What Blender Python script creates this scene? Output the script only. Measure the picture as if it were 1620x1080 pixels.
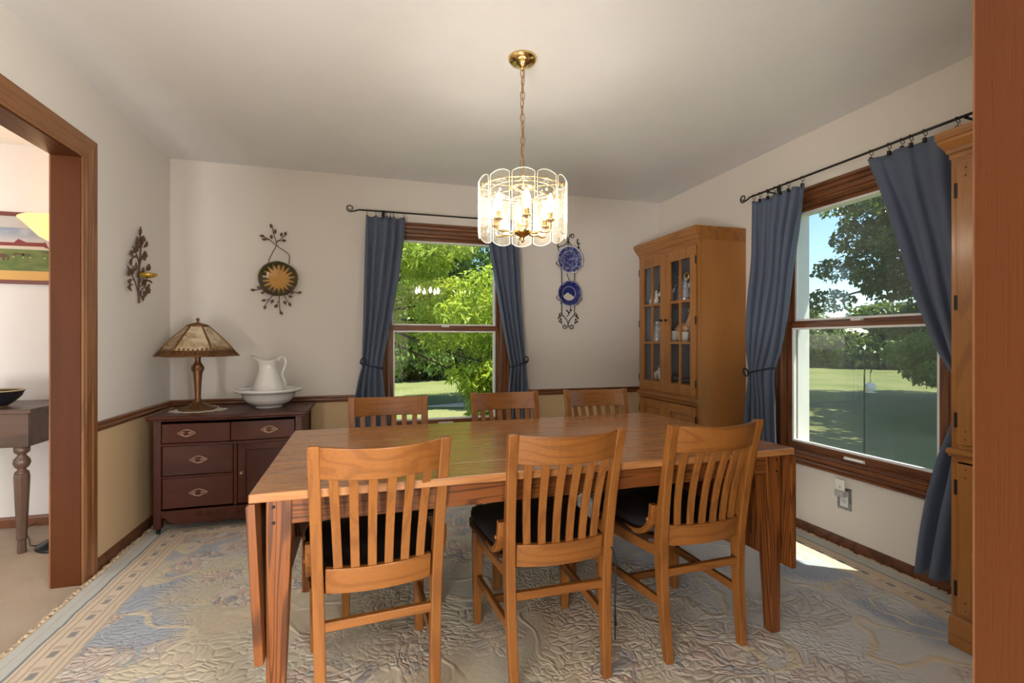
import bpy, math, random
from mathutils import Vector, Matrix, noise
R = math.radians
PI = math.pi
random.seed(7)
scene = bpy.context.scene
for o in list(bpy.data.objects):
    bpy.data.objects.remove(o, do_unlink=True)
COL = scene.collection

# ------------------------------------------------------------------ camera
CAM_H, YAW = 1.169, R(16.45)
cd = bpy.data.cameras.new('camera')
cam = bpy.data.objects.new('camera', cd)
COL.objects.link(cam)
cam.location = (0, 0, CAM_H)
cam.rotation_euler = (PI / 2, 0, -YAW)
cd.sensor_width = 36
cd.lens = 762 / 1620 * 36
cd.clip_start = 0.02
cd.clip_end = 400
scene.camera = cam

# ------------------------------------------------------------------ exposure
scene.view_settings.view_transform = 'Standard'
scene.view_settings.look = 'None'
scene.view_settings.gamma = 1
scene.view_settings.use_curve_mapping = False
scene.view_settings.exposure = 0.85

# ------------------------------------------------------------------ sky and sun
SUN_DIR = Vector((0.215, -0.14, 0.535)).normalized()     # towards the sun
world = bpy.data.worlds.new('sky')
scene.world = world
world.use_nodes = True
wn = world.node_tree
wn.nodes.clear()
wo = wn.nodes.new('ShaderNodeOutputWorld')
wb = wn.nodes.new('ShaderNodeBackground')
st = wn.nodes.new('ShaderNodeTexSky')
st.sky_type = 'NISHITA'
st.sun_disc = False
st.sun_elevation = math.asin(SUN_DIR.z)
st.sun_rotation = math.atan2(SUN_DIR.x, SUN_DIR.y)
st.air_density = 1.0
st.dust_density = 0.3
st.ozone_density = 3.0
wb.inputs[1].default_value = 0.20
wn.links.new(st.outputs[0], wb.inputs[0])
wn.links.new(wb.outputs[0], wo.inputs[0])

sd = bpy.data.lights.new('sun', 'SUN')
sun = bpy.data.objects.new('sun', sd)
COL.objects.link(sun)
sd.energy = 8.0
sd.angle = R(0.6)
sd.color = (1.0, 0.94, 0.84)
sun.rotation_euler = SUN_DIR.to_track_quat('Z', 'Y').to_euler()
sun.location = (8, -12, 20)


def area(name, loc, aim, sx, sy, power, color=(1, 1, 1)):
    d = bpy.data.lights.new(name, 'AREA')
    d.shape = 'RECTANGLE'
    d.size, d.size_y = sx, sy
    d.energy = power
    d.color = color
    o = bpy.data.objects.new(name, d)
    COL.objects.link(o)
    o.location = loc
    o.rotation_euler = (Vector(aim) - Vector(loc)).to_track_quat('-Z', 'Y').to_euler()
    return o


# added fill lights, out of view behind the camera and in the side room
area('rear_left_fill', (-1.7, -2.0, 1.3), (0.9, 2.6, 1.3), 1.4, 1.7, 12, (1.0, 0.97, 0.94))
area('rear_right_fill', (1.75, -1.5, 1.3), (-0.9, 2.6, 1.3), 1.7, 1.7, 110, (1.0, 0.97, 0.94))
area('hall_ceiling_fill', (1.25, -0.65, 0.50), (0.2, 1.9, 2.44), 0.8, 0.8, 50, (1.0, 0.97, 0.94))  # added to brighten the ceiling from below
area('hall_left_ceiling_fill', (-1.55, -1.2, 0.40), (-0.5, 2.0, 2.44), 1.0, 0.7, 55, (1.0, 0.97, 0.94))  # added for the left part of the ceiling
area('side_room_fill', (-3.6, 1.0, 1.5), (-1.9, 3.6, 1.2), 1.8, 1.8, 9, (1.0, 0.96, 0.92))  # added to brighten the side room


# ================================================================== materials
class NB:
    """small helper for shader graphs"""
    def __init__(s, name):
        s.m = bpy.data.materials.new(name)
        s.m.use_nodes = True
        s.t = s.m.node_tree
        s.t.nodes.clear()
        s.out = s.t.nodes.new('ShaderNodeOutputMaterial')

    def n(s, ty, ins=None, **kw):
        nd = s.t.nodes.new(ty)
        for k, v in kw.items():
            setattr(nd, k, v)
        for k, v in (ins or {}).items():
            s.put(nd.inputs[k], v)
        return nd

    def put(s, sock, v):
        if isinstance(v, bpy.types.NodeSocket):
            s.t.links.new(v, sock)
        elif isinstance(v, (tuple, list)) and len(v) == 3 and sock.type == 'RGBA':
            sock.default_value = (*v, 1)
        else:
            sock.default_value = v

    def ma(s, op, a, b=0.0, c=None):
        nd = s.n('ShaderNodeMath', operation=op)
        s.put(nd.inputs[0], a)
        s.put(nd.inputs[1], b)
        if c is not None:
            s.put(nd.inputs[2], c)
        return nd.outputs[0]

    def coord(s, kind='Object'):
        return s.n('ShaderNodeTexCoord').outputs[kind]

    def mapping(s, vec, scale=(1, 1, 1), loc=(0, 0, 0), rot=(0, 0, 0)):
        return s.n('ShaderNodeMapping', {'Vector': vec, 'Scale': scale, 'Location': loc, 'Rotation': rot}).outputs[0]

    def noise(s, vec, scale=5.0, detail=3.0, rough=0.5, dist=0.0):
        return s.n('ShaderNodeTexNoise', {'Vector': vec, 'Scale': scale, 'Detail': detail, 'Roughness': rough, 'Distortion': dist})

    def mix(s, f, a, b, mode='MIX'):
        nd = s.n('ShaderNodeMix', data_type='RGBA', blend_type=mode)
        s.put(nd.inputs[0], f)
        s.put(nd.inputs[6], a)
        s.put(nd.inputs[7], b)
        return nd.outputs[2]

    def ss(s, v, a, b, lo=0.0, hi=1.0):
        nd = s.n('ShaderNodeMapRange', {'Value': v, 'From Min': a, 'From Max': b, 'To Min': lo, 'To Max': hi},
                 interpolation_type='SMOOTHSTEP')
        return nd.outputs[0]

    def bsdf(s, color, rough=0.5, **ins):
        p = s.n('ShaderNodeBsdfPrincipled', {'Base Color': color, 'Roughness': rough})
        for k, v in ins.items():
            s.put(p.inputs[k.replace('_', ' ')], v)
        s.p = p
        return p

    def bump(s, h, strength=0.3, dist=0.01):
        b = s.n('ShaderNodeBump', {'Height': h, 'Strength': strength, 'Distance': dist})
        s.t.links.new(b.outputs[0], s.p.inputs['Normal'])

    def end(s, sh=None):
        s.t.links.new((sh or s.p).outputs[0], s.out.inputs[0])
        return s.m


def plain(name, color, rough=0.5, bump=0.0, bscale=80, **kw):
    b = NB(name)
    v = b.coord()
    nz = b.noise(v, 6, 2)
    c = b.mix(b.ma('MULTIPLY', nz.outputs[0], 0.18), color, tuple(x * 0.7 for x in color))
    b.bsdf(c, rough, **kw)
    if bump:
        b.bump(b.noise(v, bscale, 3).outputs[0], bump, 0.004)
    return b.end()


def wood(name, light, dark, axis='x', rings=9.0, wide=5.0, rough=0.32, fig=0.75, coat=0.25, pore=0.35, spec=0.5):
    """grain runs along axis; figure from contour lines of a stretched noise"""
    b = NB(name)
    v = b.coord()
    rnd = b.n('ShaderNodeObjectInfo').outputs['Random']
    off = b.n('ShaderNodeCombineXYZ', {0: b.ma('MULTIPLY', rnd, 7.3), 1: b.ma('MULTIPLY', rnd, 13.1), 2: b.ma('MULTIPLY', rnd, 3.7)})
    v = b.n('ShaderNodeVectorMath', {0: v, 1: off.outputs[0]}, operation='ADD').outputs[0]
    k = {'x': (0.55, wide, wide), 'y': (wide, 0.55, wide), 'z': (wide, wide, 0.55)}[axis]
    kf = {'x': (6, 260, 260), 'y': (260, 6, 260), 'z': (260, 260, 6)}[axis]
    big = b.noise(b.mapping(v, k), 1.0, 2.0, 0.45, 0.25).outputs[0]
    ring = b.ma('SINE', b.ma('MULTIPLY', big, rings * 6.283))
    ring = b.ss(ring, 0.1, 1.0)
    fine = b.noise(b.mapping(v, kf), 1.0, 3.0, 0.6).outputs[0]
    pores = b.ss(fine, 0.48, 0.70)
    tone = b.noise(b.mapping(v, tuple(q * 0.6 for q in k)), 1.0, 1.0).outputs[0]
    mid = tuple((l + d) / 2 for l, d in zip(light, dark))
    c = b.mix(b.ss(tone, 0.3, 0.75), light, tuple(l * 0.75 + m * 0.25 for l, m in zip(light, mid)))
    c = b.mix(b.ma('MULTIPLY', ring, fig), c, dark)
    c = b.mix(b.ma('MULTIPLY', pores, pore), c, tuple(d * 0.7 for d in dark))
    b.bsdf(c, b.ma('ADD', rough, b.ma('MULTIPLY', pores, 0.12)), Coat_Weight=coat, Coat_Roughness=0.18, Specular_IOR_Level=spec)
    b.bump(b.ma('SUBTRACT', 0.0, pores), 0.12, 0.002)
    return b.end()


def glass(name, tint=(0.95, 0.98, 0.97), refl=0.06, haze=0.0, hazecol=(0.6, 0.65, 0.62), fres=0.9):
    b = NB(name)
    tr = b.n('ShaderNodeBsdfTransparent', {'Color': tint})
    gl = b.n('ShaderNodeBsdfGlossy', {'Color': (1, 1, 1), 'Roughness': 0.02})
    fr = b.n('ShaderNodeFresnel', {'IOR': 1.45}).outputs[0]
    front = b.ma('SUBTRACT', 1.0, b.n('ShaderNodeNewGeometry').outputs['Backfacing'])
    m = b.n('ShaderNodeMixShader', {0: b.ma('MULTIPLY', front, b.ma('ADD', b.ma('MULTIPLY', fr, fres), refl * 0.3))})
    b.t.links.new(tr.outputs[0], m.inputs[1])
    b.t.links.new(gl.outputs[0], m.inputs[2])
    if haze:
        df = b.n('ShaderNodeBsdfDiffuse', {'Color': hazecol})
        nz = b.noise(b.coord(), 3, 3).outputs[0]
        m2 = b.n('ShaderNodeMixShader', {0: b.ma('MULTIPLY', b.ss(nz, 0.2, 0.8, 0.7, 1.3), haze)})
        b.t.links.new(m.outputs[0], m2.inputs[1])
        b.t.links.new(df.outputs[0], m2.inputs[2])
        m = m2
    return b.end(m)


def emit(name, color, strength):
    b = NB(name)
    e = b.n('ShaderNodeEmission', {'Color': color, 'Strength': strength})
    return b.end(e)


def metal(name, color, rough=0.25, met=1.0):
    b = NB(name)
    v = b.coord()
    r = b.ss(b.noise(v, 40, 2).outputs[0], 0.2, 0.8, rough * 0.8, rough * 1.3)
    b.bsdf(color, r, Metallic=met)
    return b.end()


def leafmat(name, c1, c2, trans=0.5):
    b = NB(name)
    v = b.coord()
    nz = b.noise(v, 2.2, 2).outputs[0]
    c = b.mix(b.ss(nz, 0.3, 0.7), c1, c2)
    d = b.n('ShaderNodeBsdfPrincipled', {'Base Color': c, 'Roughness': 0.36})
    t = b.n('ShaderNodeBsdfTranslucent', {'Color': b.mix(0.5, c, (0.6, 0.75, 0.08))})
    m = b.n('ShaderNodeMixShader', {0: trans})
    b.t.links.new(d.outputs[0], m.inputs[1])
    b.t.links.new(t.outputs[0], m.inputs[2])
    return b.end(m)


def twotone(name, up, low, zsplit):
    b = NB(name)
    v = b.coord()
    z = b.n('ShaderNodeSeparateXYZ', {0: v}).outputs[2]
    c = b.mix(b.ma('LESS_THAN', z, zsplit), up, low)
    b.bsdf(c, 0.85)
    b.bump(b.noise(v, 140, 3).outputs[0], 0.08, 0.002)
    return b.end()


WALL = (0.70, 0.655, 0.60)
TAN = (0.60, 0.43, 0.245)
M = {}
M['wall'] = twotone('wall paint cream over tan', WALL, TAN, 0.735)
M['wall_plain'] = twotone('wall paint cream', (0.70, 0.645, 0.57), (0.70, 0.645, 0.57), -5)
M['side_wall'] = twotone('side room wall paint', (0.66, 0.63, 0.61), (0.66, 0.63, 0.61), -5)
M['ceiling'] = plain('ceiling paint', (0.80, 0.80, 0.79), 0.9, 0.12, 120)
M['outer_wall'] = plain('siding', (0.6, 0.6, 0.58), 0.8)
for ax in 'xyz':
    M['trim_' + ax] = wood('trim oak ' + ax, (0.20, 0.072, 0.024), (0.075, 0.024, 0.009), ax, 9, 9, 0.35, 0.6)
    M['jamb_' + ax] = wood('jamb veneer ' + ax, (0.088, 0.024, 0.004), (0.058, 0.014, 0.003), ax, 2.0, 3, 0.45, 0.5, 0.0, 0.15, 0.25)
    M['casing_' + ax] = wood('casing oak ' + ax, (0.25, 0.105, 0.036), (0.12, 0.042, 0.014), ax, 6, 9, 0.4, 0.6)
    M['chair_' + ax] = wood('honey oak chair ' + ax, (0.275, 0.102, 0.020), (0.15, 0.048, 0.009), ax, 9, 8, 0.36, 0.45, 0.12, 0.28, 0.4)
    M['table_' + ax] = wood('figured oak table ' + ax, (0.215, 0.066, 0.013), (0.035, 0.011, 0.004), ax, 18, 11, 0.38, 0.72, 0.08, 0.3, 0.35)
    M['cab_' + ax] = wood('golden oak cabinet ' + ax, (0.36, 0.150, 0.034), (0.20, 0.070, 0.014), ax, 8, 7, 0.33, 0.5, 0.25, 0.25)
    M['dress_' + ax] = wood('mahogany dresser ' + ax, (0.078, 0.0165, 0.006), (0.040, 0.008, 0.004), ax, 4, 5, 0.36, 0.5, 0.08, 0.2, 0.3)
    M['walnut_' + ax] = wood('dark walnut ' + ax, (0.10, 0.055, 0.035), (0.035, 0.018, 0.012), ax, 5, 7, 0.42, 0.55)
M['top_x'] = wood('oak table top', (0.42, 0.185, 0.062), (0.17, 0.055, 0.016), 'x', 10, 8, 0.19, 0.28, 0.4, 0.3)
M['cabside'] = wood('cabinet side veneer', (0.44, 0.19, 0.052), (0.34, 0.135, 0.034), 'z', 2, 3, 0.38, 0.4, 0.15, 0.2)
M['base'] = wood('dark baseboard', (0.16, 0.055, 0.02), (0.07, 0.024, 0.01), 'x', 5, 6, 0.4)
M['white_trim'] = plain('white vinyl', (0.78, 0.78, 0.76), 0.4)
M['glass'] = glass('window glass')
M['screen_glass'] = glass('screened window glass', (0.84, 0.87, 0.84), 0.05, 0.11, (0.42, 0.47, 0.45))
M['dusty_glass'] = glass('dusty window glass', (0.85, 0.88, 0.87), 0.05, 0.07, (0.5, 0.55, 0.55))
M['cab_glass'] = glass('cabinet glass', (0.95, 0.96, 0.97), 0.0, fres=0.6)
M['lamp_glass'] = glass('beveled glass', (0.93, 0.92, 0.88), 0.3, 0.06, (0.95, 0.9, 0.8))
M['glass_edge'] = glass('cut glass edge', (0.98, 0.97, 0.92), 0.6, 0.75, (1.0, 0.97, 0.86))  # whitish mix stands for light caught in edges; also frosts etched stars
M['brass'] = metal('polished brass', (0.80, 0.56, 0.22), 0.14)
M['old_brass'] = metal('antique brass chain', (0.42, 0.26, 0.12), 0.35)
M['iron'] = metal('black wrought iron', (0.035, 0.03, 0.028), 0.45, 0.6)
M['rust_iron'] = metal('brown bronze leaf metal', (0.12, 0.065, 0.045), 0.5, 0.4)
M['bronze'] = metal('bronze lamp metal', (0.21, 0.10, 0.04), 0.42, 0.75)
M['pull'] = metal('aged brass pull', (0.55, 0.36, 0.25), 0.4, 0.8)
M['hinge'] = metal('black hinge', (0.02, 0.018, 0.016), 0.5, 0.5)
M['steel'] = metal('steel plate', (0.55, 0.54, 0.52), 0.3)
M['bulb'] = emit('lit bulb', (1.0, 0.92, 0.80), 60)
M['ceramic'] = plain('white ironstone', (0.78, 0.77, 0.74), 0.12, Coat_Weight=0.5)
M['cushion'] = plain('black cushion fabric', (0.012, 0.010, 0.010), 0.65, 0.25, 200)
M['seatwood'] = plain('dark lacquered seat', (0.045, 0.018, 0.010), 0.22)
M['doily'] = plain('lace doily', (0.75, 0.70, 0.60), 0.9, 0.5, 300)
M['fringe'] = plain('wool fringe', (0.66, 0.52, 0.36), 0.95, 0.5, 300)
M['black'] = plain('black plastic', (0.01, 0.01, 0.011), 0.35)
M['outlet'] = plain('white outlet plastic', (0.75, 0.74, 0.70), 0.35)
M['gold_cup'] = metal('gold candle cup', (0.62, 0.38, 0.07), 0.3, 0.7)
M['bark'] = plain('tree bark', (0.06, 0.045, 0.032), 0.9, 0.6, 12)
M['silver_grey'] = plain('grey resin', (0.45, 0.44, 0.43), 0.4)
M['rope'] = plain('dark blue cord', (0.02, 0.025, 0.045), 0.7)


def curtain_mat():
    b = NB('slate blue curtain cloth')
    v = b.coord()
    wv = b.noise(b.mapping(v, (260, 260, 900)), 1, 2).outputs[0]
    c = b.mix(wv, (0.085, 0.112, 0.175), (0.150, 0.185, 0.260))
    d = b.n('ShaderNodeBsdfPrincipled', {'Base Color': c, 'Roughness': 0.62, 'Sheen Weight': 0.25})
    b.p = d
    b.bump(wv, 0.2, 0.002)
    t = b.n('ShaderNodeBsdfTranslucent', {'Color': (0.16, 0.24, 0.42)})
    m = b.n('ShaderNodeMixShader', {0: 0.28})
    b.t.links.new(d.outputs[0], m.inputs[1])
    b.t.links.new(t.outputs[0], m.inputs[2])
    return b.end(m)


M['curtain'] = curtain_mat()


def carpet_mat():
    b = NB('beige cut pile carpet')
    v = b.coord()
    n1 = b.noise(v, 5, 3).outputs[0]
    n2 = b.noise(v, 260, 3).outputs[0]
    c = b.mix(b.ss(n1, 0.3, 0.7), (0.50, 0.40, 0.30), (0.56, 0.46, 0.36))
    c = b.mix(b.ma('MULTIPLY', n2, 0.4), c, (0.33, 0.26, 0.18))
    b.bsdf(c, 0.95)
    b.bump(n2, 0.5, 0.006)
    return b.end()


M['carpet'] = carpet_mat()
RX0, RX1, RY0, RY1, RUGT = -1.28, 2.53, 0.62, 3.53, 0.015


def rug_mat():
    b = NB('carved floral wool rug')
    v = b.coord()
    xyz = b.n('ShaderNodeSeparateXYZ', {0: v}).outputs
    X, Y = xyz[0], xyz[1]
    dl = b.ma('SUBTRACT', X, RX0)
    dr = b.ma('SUBTRACT', RX1, X)
    df = b.ma('SUBTRACT', Y, RY0)
    db = b.ma('SUBTRACT', RY1, Y)
    dx = b.ma('MINIMUM', dl, dr)
    dy = b.ma('MINIMUM', df, db)
    d0 = b.ma('MINIMUM', dx, dy)
    wob = b.ma('MULTIPLY', b.ma('SUBTRACT', b.noise(v, 9, 3).outputs[0], 0.5), 0.018)
    d = b.ma('ADD', d0, wob)
    band = lambda a, c, e=0.003: b.ma('MULTIPLY', b.ss(d, a - e, a + e), b.ss(d, c - e, c + e, 1.0, 0.0))
    # along-border coordinate for the dashes
    hor = b.ma('LESS_THAN', dy, dx)
    along = b.ma('ADD', b.ma('MULTIPLY', hor, X), b.ma('MULTIPLY', b.ma('SUBTRACT', 1.0, hor), Y))
    grey = (0.58, 0.60, 0.56)
    cream = (0.76, 0.64, 0.48)
    tan = (0.50, 0.36, 0.24)
    fz = b.noise(v, 45, 4, 0.6).outputs[0]
    # ---- field
    warp = b.noise(v, 3.2, 2).outputs[1]
    wv = b.n('ShaderNodeVectorMath', {0: warp, 1: (0.5, 0.5, 0.5)}, operation='SUBTRACT').outputs[0]
    wv = b.n('ShaderNodeVectorMath', {0: wv, 'Scale': 0.30}, operation='SCALE').outputs[0]
    pv = b.n('ShaderNodeVectorMath', {0: v, 1: wv}, operation='ADD').outputs[0]
    f = b.ma('SUBTRACT', d, 0.24)
    zone = b.ma('ADD', f, b.ma('MULTIPLY', b.ma('SUBTRACT', b.noise(v, 2.4, 1).outputs[0], 0.5), 0.7))
    big = b.n('ShaderNodeTexVoronoi', {'Vector': pv, 'Scale': 3.1, 'Randomness': 0.75}, feature='F1')
    bd = big.outputs['Distance']
    petal = b.n('ShaderNodeTexVoronoi', {'Vector': pv, 'Scale': 24.0}, feature='F1')
    pedge = b.n('ShaderNodeTexVoronoi', {'Vector': pv, 'Scale': 24.0}, feature='DISTANCE_TO_EDGE').outputs[0]
    prand = b.n('ShaderNodeSeparateColor', {0: petal.outputs['Color']}).outputs
    bdn = b.ma('ADD', bd, b.ma('MULTIPLY', b.ma('SUBTRACT', b.noise(v, 14, 2).outputs[0], 0.5), 0.22))
    bloom = b.ma('MULTIPLY', b.ss(bdn, 0.43, 0.50, 1.0, 0.0), b.ss(zone, 0.75, 0.95, 1.0, 0.35))
    pale = b.ss(X, 0.6, 1.8)  # window light painted into the rug: colours whiten towards the right
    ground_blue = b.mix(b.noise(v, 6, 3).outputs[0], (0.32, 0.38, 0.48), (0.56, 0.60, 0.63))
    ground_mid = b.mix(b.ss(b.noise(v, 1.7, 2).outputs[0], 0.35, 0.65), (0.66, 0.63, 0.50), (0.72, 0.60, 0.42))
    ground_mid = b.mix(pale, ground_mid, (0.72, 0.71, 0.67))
    blue_amt = b.ma('MULTIPLY', b.ss(zone, 0.16, 0.30, 1.0, 0.0), b.ss(b.noise(v, 3.3, 2).outputs[0], 0.34, 0.50))
    col = b.mix(blue_amt, ground_mid, ground_blue)
    sn = b.noise(pv, 1.7, 1.0).outputs[0]
    scr = b.ma('ABSOLUTE', b.ma('SINE', b.ma('MULTIPLY', sn, 17.0)))
    scroll = b.ss(scr, 0.16, 0.24, 1.0, 0.0)
    scrollc = b.mix(b.noise(v, 3, 1).outputs[0], (0.76, 0.64, 0.40), (0.76, 0.70, 0.56))
    col = b.mix(b.ma('MULTIPLY', scroll, 0.9), col, scrollc)
    pc = b.mix(b.ss(prand[0], 0.25, 0.75), (0.78, 0.70, 0.58), (0.70, 0.52, 0.42))
    pc = b.mix(b.ma('MULTIPLY', b.ma('GREATER_THAN', prand[1], 0.80), 0.7), pc, (0.28, 0.32, 0.40))
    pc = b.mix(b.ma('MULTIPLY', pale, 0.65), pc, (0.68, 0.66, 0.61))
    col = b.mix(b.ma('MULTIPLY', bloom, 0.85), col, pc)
    groove = b.ss(pedge, 0.0, 0.09, 1.0, 0.0)
    col = b.mix(b.ma('MULTIPLY', b.ma('MULTIPLY', groove, bloom), 0.22), col, (0.25, 0.22, 0.17))
    # ---- border
    bc = b.mix(band(0.0, 0.078), cream, grey)
    bc = b.mix(band(0.076, 0.086), bc, (0.20, 0.23, 0.25))
    for a, c in ((0.035, 0.039), (0.098, 0.104), (0.125, 0.130), (0.188, 0.193), (0.212, 0.216), (0.234, 0.240)):
        bc = b.mix(b.ma('MULTIPLY', band(a, c), 0.75), bc, tan)
    cell = b.ma('FRACT', b.ma('MULTIPLY', along, 1 / 0.125))
    dash = b.ma('MULTIPLY', b.ma('MULTIPLY', b.ss(cell, 0.28, 0.36), b.ss(cell, 0.60, 0.68, 1.0, 0.0)), band(0.146, 0.172))
    dash2 = b.ma('MULTIPLY', b.ma('MULTIPLY', b.ss(cell, 0.70, 0.76), b.ss(cell, 0.88, 0.95, 1.0, 0.0)), band(0.140, 0.178))
    bc = b.mix(b.ma('MULTIPLY', dash, 0.8), bc, (0.17, 0.18, 0.20))
    bc = b.mix(b.ma('MULTIPLY', dash2, 0.5), bc, (0.42, 0.25, 0.19))
    col = b.mix(b.ss(d, 0.239, 0.243), bc, col)
    col = b.mix(b.ma('MULTIPLY', fz, 0.30), col, b.mix(0.5, col, (0.10, 0.085, 0.065)))
    # ---- relief
    lines = b.ma('ADD', band(0.098, 0.104), b.ma('ADD', band(0.125, 0.130), b.ma('ADD', band(0.188, 0.193), b.ma('ADD', band(0.212, 0.216), band(0.076, 0.086)))))
    infield = b.ss(d, 0.239, 0.243)
    h = b.ma('MULTIPLY', b.ma('ADD', b.ma('MULTIPLY', bloom, b.ss(pedge, 0.0, 0.25)), b.ma('MULTIPLY', b.ss(scr, 0.0, 0.3, 1.0, 0.0), 0.7)), infield)
    sm = b.n('ShaderNodeTexVoronoi', {'Vector': pv, 'Scale': 30.0}, feature='DISTANCE_TO_EDGE').outputs[0]
    peb = b.ma('MULTIPLY', b.ss(b.noise(v, 1.4, 1).outputs[0], 0.42, 0.55), b.ss(sm, 0.0, 0.25))
    h = b.ma('ADD', h, b.ma('MULTIPLY', b.ma('MULTIPLY', peb, infield), 0.8))
    h = b.ma('SUBTRACT', h, b.ma('MULTIPLY', lines, 0.6))
    h = b.ma('ADD', h, b.ma('MULTIPLY', fz, 0.35))
    h = b.ma('ADD', h, b.ma('MULTIPLY', b.noise(v, 320, 2).outputs[0], 0.15))
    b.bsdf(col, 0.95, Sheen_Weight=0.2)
    b.bump(h, 0.75, 0.006)
    return b.end()


M['rug'] = rug_mat()


def grass_mat():
    b = NB('mown lawn')
    v = b.coord()
    n1 = b.noise(v, 0.5, 4).outputs[0]
    n2 = b.noise(v, 30, 3).outputs[0]
    c = b.mix(b.ss(n1, 0.35, 0.65), (0.13, 0.155, 0.034), (0.21, 0.20, 0.075))
    c = b.mix(b.ma('MULTIPLY', n2, 0.5), c, (0.07, 0.12, 0.02))
    b.bsdf(c, 0.9)
    b.bump(n2, 0.6, 0.05)
    return b.end()


M['grass'] = grass_mat()
M['path'] = plain('pale gravel', (0.55, 0.47, 0.38), 0.95, 0.3, 30)
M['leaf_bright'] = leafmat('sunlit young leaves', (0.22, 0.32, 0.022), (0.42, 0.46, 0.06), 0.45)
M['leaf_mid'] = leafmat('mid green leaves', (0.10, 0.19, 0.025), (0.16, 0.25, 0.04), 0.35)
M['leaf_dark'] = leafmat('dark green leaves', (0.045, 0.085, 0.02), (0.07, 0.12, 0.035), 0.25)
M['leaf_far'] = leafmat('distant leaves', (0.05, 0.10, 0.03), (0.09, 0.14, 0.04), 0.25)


def slag_mat():
    b = NB('amber slag glass')
    v = b.coord()
    n1 = b.noise(b.mapping(v, (7, 7, 14)), 1.0, 4, 0.55, 1.2).outputs[0]
    c = b.mix(b.ss(n1, 0.35, 0.68), (0.86, 0.74, 0.52), (0.42, 0.27, 0.12))
    d = b.bsdf(c, 0.25)
    t = b.n('ShaderNodeBsdfTranslucent', {'Color': c})
    m = b.n('ShaderNodeMixShader', {0: 0.35})
    b.t.links.new(d.outputs[0], m.inputs[1])
    b.t.links.new(t.outputs[0], m.inputs[2])
    return b.end(m)


M['slag'] = slag_mat()


def starplate_mat():
    """ochre centre bursting into a dark olive glaze"""
    b = NB('sunburst glazed stoneware')
    v = b.coord()
    xyz = b.n('ShaderNodeSeparateXYZ', {0: v}).outputs
    X, Z = xyz[0], xyz[2]
    r = b.ma('SQRT', b.ma('ADD', b.ma('MULTIPLY', X, X), b.ma('MULTIPLY', Z, Z)))
    ang = b.ma('ARCTAN2', Z, X)
    ray = b.ma('ABSOLUTE', b.ma('SINE', b.ma('MULTIPLY', ang, 9.0)))
    nz = b.ma('MULTIPLY', b.ma('SUBTRACT', b.noise(v, 25, 3).outputs[0], 0.5), 0.03)
    lim = b.ma('ADD', b.ma('ADD', 0.066, nz), b.ma('MULTIPLY', b.ma('POWER', ray, 3.0), 0.042))
    k = b.ss(b.ma('SUBTRACT', r, lim), -0.006, 0.006)
    c = b.mix(k, (0.50, 0.25, 0.045), (0.060, 0.055, 0.022))
    c = b.mix(b.ss(r, 0.128, 0.134), c, (0.36, 0.26, 0.11))
    b.bsdf(c, 0.16)
    return b.end()


def blueplate_mat(kind):
    b = NB('blue transfer plate ' + kind)
    v = b.coord()
    xyz = b.n('ShaderNodeSeparateXYZ', {0: v}).outputs
    X, Z = xyz[0], xyz[2]
    r = b.ma('SQRT', b.ma('ADD', b.ma('MULTIPLY', X, X), b.ma('MULTIPLY', Z, Z)))
    blue = (0.018, 0.026, 0.16)
    white = (0.62, 0.62, 0.66)
    if kind == 'floral':
        n1 = b.ss(b.noise(v, 42, 4, 0.6).outputs[0], 0.46, 0.60)
        n2 = b.ss(b.n('ShaderNodeTexVoronoi', {'Vector': v, 'Scale': 24.0}).outputs[0], 0.15, 0.35, 1.0, 0.0)
        pat = b.ma('MAXIMUM', b.ma('MULTIPLY', n1, 0.45), b.ma('MULTIPLY', n2, b.ss(r, 0.07, 0.08, 0.15, 0.7)))
        c = b.mix(pat, (0.03, 0.045, 0.20), (0.45, 0.47, 0.62))
        ring = b.ma('MULTIPLY', b.ss(r, 0.070, 0.073), b.ss(r, 0.076, 0.079, 1.0, 0.0))
        c = b.mix(b.ma('MULTIPLY', ring, 0.5), c, (0.5, 0.5, 0.6))
        c = b.mix(b.ss(r, 0.1085, 0.112), c, white)
    else:
        n1 = b.noise(v, 30, 3).outputs[0]
        hill = b.ma('SUBTRACT', 0.015, b.ma('MULTIPLY', b.ma('ABSOLUTE', b.ma('ADD', X, 0.008)), 0.75))
        land = b.ma('LESS_THAN', b.ma('ADD', Z, b.ma('MULTIPLY', n1, 0.03)), b.ma('ADD', hill, 0.010))
        inner = b.mix(land, blue, (0.62, 0.58, 0.50))
        c = b.mix(b.ss(r, 0.057, 0.059), inner, blue)
        ring = b.ma('MULTIPLY', b.ss(r, 0.057, 0.058), b.ss(r, 0.061, 0.062, 1.0, 0.0))
        c = b.mix(b.ma('MULTIPLY', ring, 0.7), c, white)
        edge = b.ma('MULTIPLY', b.ss(r, 0.088, 0.092), b.ss(n1, 0.5, 0.6))
        c = b.mix(b.ma('MULTIPLY', edge, 0.35), c, white)
        c = b.mix(b.ss(r, 0.103, 0.105), c, (0.4, 0.4, 0.5))
    b.bsdf(c, 0.12)
    return b.end()


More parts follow.
